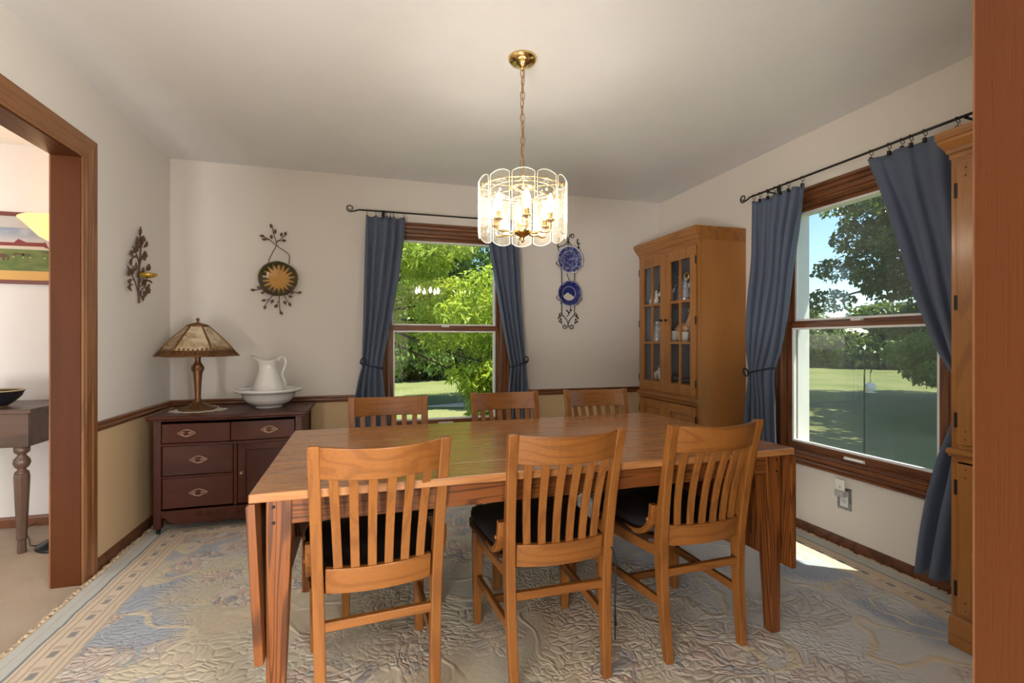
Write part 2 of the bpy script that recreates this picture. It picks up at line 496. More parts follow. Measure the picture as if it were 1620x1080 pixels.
# ================================================================== mesh helpers
class MB:
    def __init__(s):
        s.v, s.f, s.mi, s.sm = [], [], [], []

    def add(s, vs, fs, mi=0, smooth=False):
        k = len(s.v)
        s.v += [tuple(p) for p in vs]
        s.f += [tuple(i + k for i in f) for f in fs]
        s.mi += [mi] * len(fs)
        s.sm += [smooth] * len(fs)
        return s

    def box(s, x0, x1, y0, y1, z0, z1, mi=0):
        x0, x1 = min(x0, x1), max(x0, x1)
        y0, y1 = min(y0, y1), max(y0, y1)
        z0, z1 = min(z0, z1), max(z0, z1)
        vs = [(x, y, z) for x in (x0, x1) for y in (y0, y1) for z in (z0, z1)]
        fs = [(0, 1, 3, 2), (4, 6, 7, 5), (0, 4, 5, 1), (2, 3, 7, 6), (0, 2, 6, 4), (1, 5, 7, 3)]
        return s.add(vs, fs, mi)

    def loft(s, rings, mi=0, smooth=False, cap=True, closed=True):
        """rings: list of equally long point lists"""
        n = len(rings[0])
        vs = [p for r in rings for p in r]
        fs = []
        for i in range(len(rings) - 1):
            for j in range(n if closed else n - 1):
                k = (j + 1) % n
                fs.append((i * n + j, i * n + k, (i + 1) * n + k, (i + 1) * n + j))
        if cap and closed:
            fs.append(tuple(range(n))[::-1])
            fs.append(tuple((len(rings) - 1) * n + j for j in range(n)))
        return s.add(vs, fs, mi, smooth)

    def prism(s, poly, axis, a, b, mi=0):
        """poly of 2-D points extruded along axis ('x','y','z') from a to b"""
        mk = {'x': lambda p, t: (t, p[0], p[1]), 'y': lambda p, t: (p[0], t, p[1]), 'z': lambda p, t: (p[0], p[1], t)}[axis]
        return s.loft([[mk(p, a) for p in poly], [mk(p, b) for p in poly]], mi)

    def lathe(s, prof, c=(0, 0, 0), n=24, mi=0, axis='z', a0=0.0, smooth=True, cap=True, sx=1.0):
        rings = []
        for r, z in prof:
            ring = []
            for j in range(n):
                a = a0 + 2 * PI * j / n
                p = (r * math.cos(a) * sx, r * math.sin(a), z)
                if axis == 'y':
                    p = (p[0], p[2], p[1])
                elif axis == 'x':
                    p = (p[2], p[0], p[1])
                ring.append((c[0] + p[0], c[1] + p[1], c[2] + p[2]))
            rings.append(ring)
        return s.loft(rings, mi, smooth, cap)

    def tube(s, pts, r, n=8, mi=0, cap=True, closed=False):
        pts = [Vector(p) for p in pts]
        m = len(pts)
        rs = r if isinstance(r, (list, tuple)) else [r] * m
        rings = []
        up = None
        for i, p in enumerate(pts):
            if closed:
                t = pts[(i + 1) % m] - pts[i - 1]
            else:
                t = pts[min(i + 1, m - 1)] - pts[max(i - 1, 0)]
            if t.length < 1e-9:
                t = Vector((0, 0, 1))
            t.normalize()
            if up is None:
                up = Vector((0, 0, 1)) if abs(t.z) < 0.9 else Vector((1, 0, 0))
            u = t.cross(up)
            if u.length < 1e-4:
                u = t.cross(Vector((0, 1, 0)))
            u.normalize()
            w = u.cross(t).normalized()
            up = w
            rings.append([tuple(p + u * (rs[i] * math.cos(2 * PI * j / n)) + w * (rs[i] * math.sin(2 * PI * j / n))) for j in range(n)])
        if closed:
            rings.append(rings[0])
            return s.loft(rings, mi, True, False)
        return s.loft(rings, mi, True, cap)

    def ball(s, c, r, n=12, m=8, mi=0, sc=(1, 1, 1)):
        prof = [(max(1e-4, math.sin(PI * i / m)), -math.cos(PI * i / m)) for i in range(m + 1)]
        rings = [[(c[0] + r * sc[0] * q * math.cos(2 * PI * j / n), c[1] + r * sc[1] * q * math.sin(2 * PI * j / n), c[2] + r * sc[2] * z)
                  for j in range(n)] for q, z in prof]
        return s.loft(rings, mi, True)

    def leaf(s, p, d, nrm, L, W, mi=0, th=0.0015):
        """a solid pointed leaf starting at p along d"""
        p, d, nrm = Vector(p), Vector(d).normalized(), Vector(nrm).normalized()
        side = d.cross(nrm).normalized()
        out = [(0, 0), (.25, .42), (.5, .5), (.75, .33), (1, 0), (.75, -.33), (.5, -.5), (.25, -.42)]
        a = [tuple(p + d * (L * u) + side * (W * w) + nrm * (th + 0.15 * W * abs(w) * 2)) for u, w in out]
        b = [tuple(Vector(q) - nrm * th * 2) for q in a]
        return s.loft([b, a], mi)

    def xf(s, mtx):
        s.v = [tuple(mtx @ Vector(p)) for p in s.v]
        return s


def solid(name, mb, mats, parent=None, bevel=0.0, seg=2, loc=None, subsurf=0, solidify=0.0):
    me = bpy.data.meshes.new(name)
    me.from_pydata(mb.v, [], mb.f)
    if not isinstance(mats, (list, tuple)):
        mats = [mats]
    for m in mats:
        me.materials.append(M[m] if isinstance(m, str) else m)
    me.polygons.foreach_set('material_index', mb.mi)
    me.polygons.foreach_set('use_smooth', mb.sm)
    me.update()
    o = bpy.data.objects.new(name, me)
    COL.objects.link(o)
    if parent is not None:
        o.parent = parent
    if loc:
        o.location = loc
    if solidify:
        md = o.modifiers.new('solidify', 'SOLIDIFY')
        md.thickness = solidify
        md.offset = 0
    if bevel:
        md = o.modifiers.new('bevel', 'BEVEL')
        md.width = bevel
        md.segments = seg
        md.limit_method = 'ANGLE'
        md.angle_limit = R(35)
        md.harden_normals = False
    if subsurf:
        md = o.modifiers.new('sub', 'SUBSURF')
        md.levels = md.render_levels = subsurf
    return o


def thing(name, label, cat, loc=(0, 0, 0), rz=0.0, group=None):
    o = bpy.data.objects.new(name, None)
    COL.objects.link(o)
    o.empty_display_size = 0.05
    o.location = loc
    o.rotation_euler = (0, 0, rz)
    return tag(o, label, cat, group)


def tag(o, label, cat, group=None):
    o['label'] = label
    o['category'] = cat
    if group:
        o['group'] = group
    return o


def struct(o):
    o['kind'] = 'structure'
    return o


def copy_tree(o, parent=None):
    c = o.copy()
    COL.objects.link(c)
    if parent is not None:
        c.parent = parent
    for ch in list(o.children):
        copy_tree(ch, c)
    return c


# ================================================================== the room
XL, YB, XR, CZ = -1.33, 3.88, 2.565, 2.44
WT = 0.117           # inner wall thickness
EW = 0.16            # outer wall thickness
YN0, YN1 = 0.215, 0.33   # near wall
ZG = -0.5            # ground outside
WIN1C, WIN2C = 0.59, 2.02      # window centres along their walls
WH0, WH1, WHW = 0.487, 2.012, 0.460    # hole: bottom, top, half width

f = MB().box(-5.0, XR + EW, YN0 + .1, YB + EW, -0.2, 0.0)
f.box(-5.0, 3.4, -3.2, YN0 + .1, -0.2, 0.0)
struct(solid('floor', f, 'carpet'))
c = MB().box(-5.0, XR + EW, YN0 + .1, YB + EW, CZ, CZ + 0.06)
c.box(-5.0, 3.4, -3.2, YN0 + .1, CZ, CZ + 0.06)
struct(solid('ceiling', c, 'ceiling'))

w = MB()
w.box(XL - WT, XL, 2.82, YB, 0, CZ)
w.box(XL - WT, XL, YN1, 0.95, 0, CZ)
w.box(XL - WT, XL, 0.95, 2.82, 2.072, CZ)
struct(solid('wall_left', w, 'wall'))

w = MB()
w.box(-5.0, WIN1C - WHW, YB, YB + EW, 0, CZ)
w.box(WIN1C + WHW, XR + EW, YB, YB + EW, 0, CZ)
w.box(WIN1C - WHW, WIN1C + WHW, YB, YB + EW, 0, WH0)
w.box(WIN1C - WHW, WIN1C + WHW, YB, YB + EW, WH1, CZ)
struct(solid('wall_back', w, 'wall'))

w = MB()
w.box(XR, XR + EW, YN0, WIN2C - WHW, 0, CZ)
w.box(XR, XR + EW, WIN2C + WHW, YB, 0, CZ)
w.box(XR, XR + EW, WIN2C - WHW, WIN2C + WHW, 0, WH0)
w.box(XR, XR + EW, WIN2C - WHW, WIN2C + WHW, WH1, CZ)
struct(solid('wall_right', w, 'wall_plain'))

NX0, NX1 = -0.98, 0.572      # doorway the camera stands in
w = MB()
w.box(XL - WT, NX0 - 0.02, YN0, YN1, 0, CZ)
w.box(NX1 + 0.02, XR, YN0, YN1, 0, CZ)
w.box(NX0 - 0.02, NX1 + 0.02, YN0, YN1, 2.07, CZ)
struct(solid('wall_near', w, 'wall_plain'))

# rooms beyond: side room through the left doorway, hall behind the camera
w = MB().box(-5.1, -5.0, -3.2, YB, 0, CZ)
struct(solid('wall_side_room', w, 'side_wall'))
w = MB().box(-5.0, 3.4, -3.3, -3.2, 0, CZ)
struct(solid('wall_rear', w, 'side_wall'))
w = MB().box(3.4, 3.5, -3.2, YN0, 0, CZ)
w.box(XR + EW, 3.4, YN0, YN0 + 0.1, 0, CZ)
struct(solid('wall_hall', w, 'side_wall'))
w = MB()
w.box(-5.0, XL - WT, YB - 0.08, YB, 0, 2.41)
struct(solid('wall_side_room_back', w, 'side_wall'))
w = MB().box(-5.0, XL - WT, YN1, YB - 0.08, 2.41, CZ)
struct(solid('ceiling_side_room', w, 'ceiling'))


# ---- doorway trims
def casing_prof(wd, th):
    """profile across a colonial casing, from inner edge (0) to outer edge (wd)"""
    return [(0, 0), (0, th * .45), (.006, th * .6), (.012, th * .5), (.018, th * .75), (wd * .55, th * .8), (wd * .6, th * .72),
            (wd * .66, th * .95), (wd * .8, th), (wd * .97, th), (wd, th * .85), (wd, 0)]


def door_trim(name, wall_axis, face, outdir, a0, a1, top, wd=0.085, th=0.02, depth=WT, jt=0.02):
    """lined and cased opening; wall_axis 'x': the wall stands at x=face, opening spans y a0..a1"""
    t = bpy.data.objects.new(name, None)
    COL.objects.link(t)
    struct(t)

    def pt(a, o, z):
        return (face + o, a, z) if wall_axis == 'x' else (a, face + o, z)
    jb = MB()
    o0, o1 = (-depth * outdir, 0.0)

    def bx(a, b_, oA, oB, z0, z1):
        p, q = pt(a, oA, z0), pt(b_, oB, z1)
        return MB().box(p[0], q[0], p[1], q[1], p[2], q[2])
    solid('jamb', bx(a1, a1 + jt, o0, o1, 0, top), 'jamb_z', t)
    solid('jamb', bx(a0 - jt, a0, o0, o1, 0, top), 'jamb_z', t)
    solid('header', bx(a0 - jt, a1 + jt, o0, o1, top, top + jt), 'jamb_' + ('y' if wall_axis == 'x' else 'x'), t)
    prof = casing_prof(wd, th)
    for side, base in ((1, 0.0), (-1, -depth * outdir)):
        s_ = side * outdir
        rv = 0.006
        for sgn, a in ((1, a1 + rv), (-1, a0 - rv)):
            r0 = [pt(a + sgn * p, base + s_ * q, 0) for p, q in prof]
            r1 = [pt(a + sgn * p, base + s_ * q, top + rv + p) for p, q in prof]
            solid('casing', MB().loft([r0, r1]), 'casing_z', t)
        r0 = [pt(a0 - rv - p, base + s_ * q, top + rv + p) for p, q in prof]
        r1 = [pt(a1 + rv + p, base + s_ * q, top + rv + p) for p, q in prof]
        solid('casing', MB().loft([r0, r1]), 'casing_' + ('y' if wall_axis == 'x' else 'x'), t)
    return t


door_trim('trim_1', 'x', XL, 1, 0.97, 2.80, 2.052, 0.105)
door_trim('trim_2', 'y', YN1 - 0.004, 1, NX0, NX1, 2.05, 0.07, 0.012, YN1 - YN0 - 0.004)

# ---- chair rail
RZ0, RZ1 = 0.712, 0.762
prail = [(0, RZ0), (-.008, RZ0), (-.012, RZ0 + .012), (-.02, RZ0 + .018), (-.016, RZ0 + .03), (-.024, RZ0 + .038), (-.024, RZ1 - .004), (-.02, RZ1), (0, RZ1)]
rail = MB().prism([(YB + p, z) for p, z in prail], 'x', XL, WIN1C - 0.553)
rail.prism([(YB + p, z) for p, z in prail], 'x', WIN1C + 0.553, XR)
struct(solid('trim_3', rail, 'trim_x'))
rail = MB().prism([(XL - p, z) for p, z in prail], 'y', 2.915, YB - 0.024)
struct(solid('trim_4', rail, 'trim_y'))

# ---- baseboards
pb = [(0, 0), (-.014, 0), (-.014, .05), (-.010, .062), (0, .066)]
struct(solid('baseboard_back', MB().prism([(YB + p, z) for p, z in pb], 'x', XL, XR), 'base'))
struct(solid('baseboard_left', MB().prism([(XL - p, z) for p, z in pb], 'y', 2.915, YB), 'base'))
struct(solid('baseboard_right', MB().prism([(XR + p, z) for p, z in pb], 'y', YN1, YB), 'base'))
struct(solid('baseboard_side_room', MB().prism([(YB - .08 + p, z) for p, z in pb], 'x', -5.0, XL - WT), 'base'))


# ---- windows (built facing +local: u along wall, o towards the room, z up)
def make_window(name, place, screen_low, up_glass, low_glass):
    """place(u, o, z) -> world point; o>0 is into the room"""
    t = bpy.data.objects.new(name, None)
    COL.objects.link(t)
    struct(t)

    def bx(u0, u1, o0, o1, z0, z1, mb=None):
        p, q = place(u0, o0, z0), place(u1, o1, z1)
        return (mb or MB()).box(p[0], q[0], p[1], q[1], p[2], q[2])
    ua = 'x' if abs(place(1, 0, 0)[0] - place(0, 0, 0)[0]) > .5 else 'y'
    # casing: four profiled boards
    wd, th = 0.100, 0.022
    prof = [(0, 0), (0, th * .55), (.010, th * .65), (.014, th * .4), (.020, th * .75), (.045, th * .8), (.050, th * .55), (.055, th * .9),
            (.072, th), (.078, th * .7), (.083, th * 1.1), (.097, th * 1.1), (wd, th * .9), (wd, 0)]
    z0, z1, hw = WH0 + .004, WH1 - .006, WHW - .006
    for sg in (-1, 1):
        r0 = [place(sg * (hw + p), q, z0 - p * .78) for p, q in prof]
        r1 = [place(sg * (hw + p), q, z1 + p) for p, q in prof]
        solid('casing', MB().loft([r0, r1]), 'trim_z', t)
    for zz, sg, k in ((z1, 1, 1.0), (z0, -1, .78)):
        r0 = [place(-(hw + p), q, zz + sg * p * k) for p, q in prof]
        r1 = [place((hw + p), q, zz + sg * p * k) for p, q in prof]
        solid('casing', MB().loft([r0, r1]), 'trim_' + ua, t)
    # wooden jamb lining, white outer frame
    j = MB()
    for sg in (-1, 1):
        bx(sg * WHW, sg * (WHW - .012), -.075, 0, WH0, WH1, j)
    bx(-WHW, WHW, -.075, 0, WH1 - .012, WH1, j)
    bx(-WHW, WHW, -.075, 0, WH0, WH0 + .012, j)
    solid('jamb', j, 'trim_z', t)
    j = MB()
    for sg in (-1, 1):
        bx(sg * WHW, sg * (WHW - .03), -EW - .01, -.075, WH0, WH1, j)
    bx(-WHW, WHW, -EW - .01, -.075, WH1 - .03, WH1, j)
    bx(-WHW, WHW, -EW - .01, -.075, WH0, WH0 + .03, j)
    solid('outer_frame', j, 'white_trim', t, 0.002)

    def sash(o0, o1, za, zb, gmat, rb, rt, st):
        s_ = MB()
        e = .44
        for sg in (-1, 1):
            bx(sg * e, sg * (e - st), o0, o1, za, zb, s_)
        so = solid('sash', s_, 'trim_z', t, 0.002)
        s2 = MB()
        bx(-e + st, e - st, o0, o1, za, za + rb, s2)
        bx(-e + st, e - st, o0, o1, zb - rt, zb, s2)
        solid('sash_rail', s2, 'trim_' + ua, so, 0.002)
        lip = MB()
        g = e - st
        for sg in (-1, 1):
            bx(sg * g, sg * (g - .012), o0 + .004, o1 - .004, za + rb, zb - rt, lip)
        bx(-g + .012, g - .012, o0 + .004, o1 - .004, zb - rt - .012, zb - rt, lip)
        bx(-g + .012, g - .012, o0 + .004, o1 - .004, za + rb, za + rb + .012, lip)
        solid('glazing_bead', lip, 'white_trim', so)
        om = (o0 + o1) / 2
        solid('pane', bx(-g + .01, g - .01, om - .0015, om + .0015, za + rb + .01, zb - rt - .01), gmat, so)
        return so
    sash(-.068, -.040, 1.268, 2.0, up_glass, .030, .022, .018)
    lo = sash(-.036, -.008, .499, 1.285, low_glass, .042, .030, .026)
    # sash lock and lift
    lk = bx(-.03, .03, -.040, -.014, 1.285, 1.297)
    solid('sash_lock', lk, 'white_trim', lo, 0.003)
    lf = bx(-.055, .055, -.008, .006, .508, .516)
    bx(-.06, .06, -.008, -.004, .503, .521, lf)
    solid('sash_lift', lf, 'outlet', lo, 0.002)
    return t


make_window('window_1', lambda u, o, z: (WIN1C + u, YB - o, z), False, 'glass', 'glass')
make_window('window_2', lambda u, o, z: (XR - o, WIN2C + u, z), True, 'dusty_glass', 'screen_glass')

# ---- unseen roof overhang, added to cut the sun entering the right window
w = MB().box(XR + EW, XR + EW + 0.44, -1.0, YB + EW + .4, 2.50, 2.58)
struct(solid('trim_shading_eave', w, 'white_trim'))

# ================================================================== rug
g = MB()
nx, ny = 8, 6
g.box(RX0, RX1, RY0, RY1, 0.0005, RUGT)
rug = solid('area_rug', g, 'rug', None, 0.004)
tag(rug, 'large carved wool floral rug in cream and blue under the dining table', 'rug')


def fringe(xa, xb, side):
    mb = MB()
    rr = random.Random(5 + side)
    y = RY0 + .02
    while y < RY1 - .02:
        # a knotted hank of loose yarn: several wiggly strands
        L = rr.uniform(.6, 1.0)
        for k in range(3):
            pts = []
            yy = y + rr.uniform(-.02, .02)
            sw = rr.uniform(-.07, .07)
            for i in range(6):
                q = i / 5
                pts.append((xa + (xb - xa) * min(q * 1.2, 1) * L, yy + sw * q * q + .012 * math.sin(q * 9 + k), .006 + .014 * math.sin(q * PI) * rr.uniform(.3, 1)))
            mb.tube(pts, .0028, 5)
        mb.ball((xa + (xb - xa) * .35, y, .012), .008, 6, 4)
        y += rr.uniform(.026, .045)
    return mb


solid('fringe', fringe(RX0, XL + .016, 1), 'fringe', rug)
solid('fringe', fringe(RX1, XR - .016, 2), 'fringe', rug)
solid('binding', MB().box(RX0 - .006, RX0 + .001, RY0, RY1, .0005, .013), 'fringe', rug)
solid('binding', MB().box(RX1 - .001, RX1 + .006, RY0, RY1, .0005, .013), 'fringe', rug)

# ================================================================== dining table
TT = 0.75
tab = thing('dining_table', 'long oak drop-leaf dining table with square tapered legs and glossy top', 'table', (0.6335, 1.985, RUGT), R(1.1))
TL, TW = 0.9625, 0.500
h = TT - RUGT
b = MB()
ov = 0.0
nb = 6
for i in range(nb):
    y0 = -TW + 2 * TW * i / nb
    b.box(-TL, TL, y0, y0 + 2 * TW / nb - .0004, h - .026, h)
solid('table_top', b, 'top_x', tab, 0.004)
LI, LO = 0.924, 0.468
AP0 = 0.645 - RUGT
b = MB().box(-LI + .03, LI - .03, -LO + .008, -LO + .03, AP0, h - .026)
solid('apron', b, 'table_x', tab, .002)
b = MB().box(-LI + .03, LI - .03, LO - .03, LO - .008, AP0, h - .026)
solid('apron', b, 'table_x', tab, .002)
for sx in (-1, 1):
    b = MB().box(sx * (LI - .03), sx * (LI - .008), -LO + .05, LO - .05, AP0, h - .026)
    solid('apron', b, 'table_y', tab, .002)
for sx in (-1, 1):
    for sy in (-1, 1):
        def sec(w_, z):
            x0, x1 = sx * LI, sx * (LI - w_)
            y0, y1 = sy * LO, sy * (LO - w_)
            return [(x0, y0, z), (x1, y0, z), (x1, y1, z), (x0, y1, z)]
        b = MB().loft([sec(.042, 0), sec(.066, AP0 - .02), sec(.066, h - .026)])
        lg = solid('leg', b, 'table_z', tab, .003)
        pg = MB()
        for zz in (h - .05, h - .095):
            pg = MB()
            pg.lathe([(.0045, 0), (.0045, .0025), (.002, .0032)], (sx * (LI - .02), sy * LO, zz), 10, axis='y') if sy > 0 else \
                pg.lathe([(.0045, 0), (.0045, -.0025), (.002, -.0032)], (sx * (LI - .02), sy * LO, zz), 10, axis='y')
            solid('peg', pg, 'hinge', lg)
for sx in (-1, 1):
    # hanging drop leaf: rule-joint edge on top, slightly inclined inwards
    b = MB()
    xo = sx * (TL - .016)
    th = .023
    LL = .475
    tilt = -.022 if sx < 0 else .0

    def px(z):
        return xo + sx * (-tilt * (z - h) / LL if sx > 0 else 0) + (-sx) * (.022 * (h - z) / LL if sx < 0 else 0)
    zb = h - LL
    ring = [(xo, h - .0275), (xo + sx * .014, h - .0275), (xo + sx * th, h - .034), (px(zb) + sx * th, zb), (px(zb), zb)]
    b.prism(ring, 'y', -TW, TW)
    lo = solid('drop_leaf', b, 'table_z' if sx < 0 else 'table_z', tab, .002)
    bb = MB()
    xi = xo - sx * .0
    for yy in (-.30, .26):
        q = MB()
        q.prism([(xo - sx * .001, h - .09), (px(zb + .06), zb + .06), (px(zb + .06) - sx * .018, zb + .07), (xo - sx * .015, h - .10)], 'y', yy, yy + .045)
        solid('leaf_batten', q, 'table_z', lo, .002)


# ================================================================== chairs
def make_chair(name, label, group):
    t = thing(name, label, 'chair', group=group)

    def post_y(z):      # rear post centre line (local y), leaning back towards -y
        if z < .40:
            return -.012 + .030 * math.sin(min(z / .40, 1) * PI / 2)
        q = (z - .40) / .465
        return .018 - .088 * q ** 1.35

    def post_x(z):
        return .165 + .022 * min(1, z / .865)
    for s in (-1, 1):
        rings = []
        for i in range(15):
            z = .865 * i / 14
            wx = .033 if z > .1 else .030
            wy = .034 + .016 * math.exp(-((z - .42) / .16) ** 2) - .006 * (z / .865)
            if z < .12:
                wy = .034 - .006 * (1 - z / .12)
            cx, cy = s * post_x(z), post_y(z)
            rings.append([(cx - wx / 2, cy - wy / 2, z), (cx + wx / 2, cy - wy / 2, z), (cx + wx / 2, cy + wy / 2, z), (cx - wx / 2, cy + wy / 2, z)])
        solid('rear_leg', MB().loft(rings), 'chair_z', t, .004)
        # front leg
        fx, fy = s * .193, .430
        rg = []
        for z, w_ in ((0, .030), (.30, .040), (.375, .040)):
            rg.append([(fx - w_ / 2, fy - w_ / 2, z), (fx + w_ / 2, fy - w_ / 2, z), (fx + w_ / 2, fy + w_ / 2, z), (fx - w_ / 2, fy + w_ / 2, z)])
        solid('front_leg', MB().loft(rg), 'chair_z', t, .004)
        # side stretcher
        a = Vector((s * .168, .006, .200))
        c_ = Vector((s * .190, .418, .185))
        rr = []
        for p in (a, c_):
            rr.append([(p.x - .009, p.y, p.z - .016), (p.x + .009, p.y, p.z - .016), (p.x + .009, p.y, p.z + .016), (p.x - .009, p.y, p.z + .016)])
        solid('stretcher', MB().loft(rr), 'chair_y', t, .003)
        # side seat rail
        rr = []
        for p in (Vector((s * .172, .02, .395)), Vector((s * .192, .42, .365))):
            hh = .030
            rr.append([(p.x - .011, p.y, p.z - hh), (p.x + .011, p.y, p.z - hh), (p.x + .011, p.y, p.z + .02), (p.x - .011, p.y, p.z + .02)])
        solid('seat_rail', MB().loft(rr), 'chair_y', t, .003)
        # curved bracket sweeping from the seat up to the post
        pts = []
        for i in range(12):
            q = i / 11
            yy = .215 - .185 * math.sin(q * PI / 2) ** .9
            zz = .420 + .140 * (1 - math.cos(q * PI / 2)) ** 1.25
            pts.append((yy, zz))
        rr = []
        for i, (yy, zz) in enumerate(pts):
            q = i / 11
            dy = pts[min(i + 1, 11)][0] - pts[max(i - 1, 0)][0]
            dz = pts[min(i + 1, 11)][1] - pts[max(i - 1, 0)][1]
            n_ = Vector((0, dz, -dy)).normalized()
            th = .018 + .008 * q
            x0, x1 = s * (.186 + .0), s * (.212)
            rr.append([(x0, yy + n_.y * th / 2, zz + n_.z * th / 2), (x1, yy + n_.y * th / 2, zz + n_.z * th / 2),
                       (x1, yy - n_.y * th / 2, zz - n_.z * th / 2), (x0, yy - n_.y * th / 2, zz - n_.z * th / 2)])
        br = solid('hip_bracket', MB().loft(rr), 'chair_y', t, .004)
        kn = MB().lathe([(.007, 0), (.007, .004), (.004, .006)] if s > 0 else [(.007, 0), (.007, -.004), (.004, -.006)], (s * .211, .050, .50), 10, axis='x')
        solid('screw_cap', kn, 'chair_y', br)

    # H bar, rear bar
    solid('cross_stretcher', MB().box(-.178, .178, .225, .245, .178, .206), 'chair_x', t, .003)
    solid('rear_stretcher', MB().box(-.158, .158, .000, .020, .300, .328), 'chair_x', t, .003)
    solid('front_rail', MB().box(-.175, .175, .432, .446, .325, .385), 'chair_x', t, .003)

    def bowed(zlo, zhi, bow, th, xh, dip=0.0):
        """bent board between the posts"""
        rings = []
        N = 15
        for i in range(N):
            u = -1 + 2 * i / (N - 1)
            x = u * xh
            k = bow * (1 - u * u)
            ring = []
            for z, dd in ((zlo - dip * .5 * (1 - u * u), -1), (zhi - dip * (1 - u * u), -1), (zhi - dip * (1 - u * u), 1), (zlo - dip * .5 * (1 - u * u), 1)):
                ring.append((x, post_y(z) - k + dd * th / 2, z))
            rings.append(ring)
        return MB().loft(rings, smooth=False)
    tb = bowed(.765, .862, .046, .021, .173, .006)
    solid('crest_rail', tb, 'chair_x', t, .004)
    lb = bowed(.410, .487, .026, .022, .156)
    solid('lower_back_rail', lb, 'chair_x', t, .003)
    for k in range(6):
        u = -1 + 2 * (k + .5) / 6 * 1.0
        u *= .96
        x0, x1 = u * .150, u * .168
        rr = []
        for i in range(7):
            q = i / 6
            z = .480 + (.775 - .480) * q
            uu0 = x0 / .156
            bow = (.026 * (1 - uu0 * uu0)) * (1 - q) + (.046 * (1 - uu0 * uu0)) * q
            # the slats dip forward slightly in the middle for the small of the back
            yy = post_y(z) - bow + .010 * math.sin(q * PI)
            xx = x0 + (x1 - x0) * q
            w_, d_ = .026, .011
            rr.append([(xx - w_ / 2, yy - d_ / 2, z), (xx + w_ / 2, yy - d_ / 2, z), (xx + w_ / 2, yy + d_ / 2, z), (xx - w_ / 2, yy + d_ / 2, z)])
        solid('slat', MB().loft(rr), 'chair_z', t, .002)
    # scooped wooden seat: outline wider at the front with rounded corners
    def outline(k=1.0, inset=0.0):
        pts = []
        for u, y in ((-.155, .010), (-.200, .060), (-.212, .15), (-.222, .28), (-.232, .40), (-.222, .455), (-.185, .478), (-.08, .490), (.08, .490),
                     (.185, .478), (.222, .455), (.232, .40), (.222, .28), (.212, .15), (.200, .060), (.155, .010)):
            cx, cy = 0, .25
            pts.append((cx + (u - cx) * (1 - inset), cy + (y - cy) * (1 - inset)))
        return pts
    o1 = outline()
    b = MB().loft([[(x, y, .398) for x, y in outline(inset=.06)], [(x, y, .410) for x, y in o1], [(x, y, .424) for x, y in o1], [(x, y, .432) for x, y in outline(inset=.05)]])
    seat = solid('seat', b, 'seatwood', t, .003)
    # loose padded cushion
    N = 6
    rings = []
    for ins, z in ((.10, .4325), (.03, .440), (.01, .452), (.03, .466), (.12, .477), (.45, .484), (.80, .486)):
        rings.append([(x * (1 + .01 * math.sin(i * 2.1)), y + .004, z + .003 * math.sin(i * 1.7)) for i, (x, y) in enumerate(outline(inset=ins + .02))])
    cu = solid('cushion', MB().loft(rings, smooth=True), 'cushion', t)
    return t


CH = 'slatted oak dining chairs round the table'
ch0 = make_chair('dining_chair', 'honey oak slat-back chair at the near left end of the table, back to the camera', CH)
def add_tie(t):
    cu = [c_ for c_ in t.children if c_.name.startswith('cushion')][0]
    pts = [(.150, .012, .45), (.188, -.010, .44), (.198, -.020, .40), (.200, -.015, .30), (.196, -.012, .20), (.200, -.010, .12)]
    ti = MB().tube(pts, .003, 6)
    ti.tube([(.150, .012, .452), (.195, -.004, .43), (.206, -.006, .36), (.203, -.002, .25), (.208, 0, .16)], .003, 6)
    solid('cushion_tie', ti, 'cushion', cu)


spots = [
    (ch0, (0.030, 1.520), 4.5, None),
    (None, (0.617, 1.512), 0.0, 'honey oak slat-back chair in the middle of the near side, black cushion showing left'),
    (None, (1.195, 1.520), 2.0, 'honey oak slat-back chair at the near right, beside the hanging right table leaf'),
    (None, (0.097, 2.560), 180.0, 'oak chair on the far side in front of the left curtain and window edge'),
    (None, (0.747, 2.605), 181.4, 'oak chair on the far side in front of the right curtain below the chandelier'),
    (None, (1.310, 2.590), 177.3, 'oak chair on the far side nearest the glazed corner cabinet, sunlit crest rail'),
]
for o, (x, y), a, lab in spots:
    if o is None:
        o = copy_tree(ch0)
        o['label'] = lab
    o.location = (x, y, RUGT)
    o.rotation_euler = (0, 0, R(a))
    if 'middle of the near side' in o['label']:
        add_tie(o)

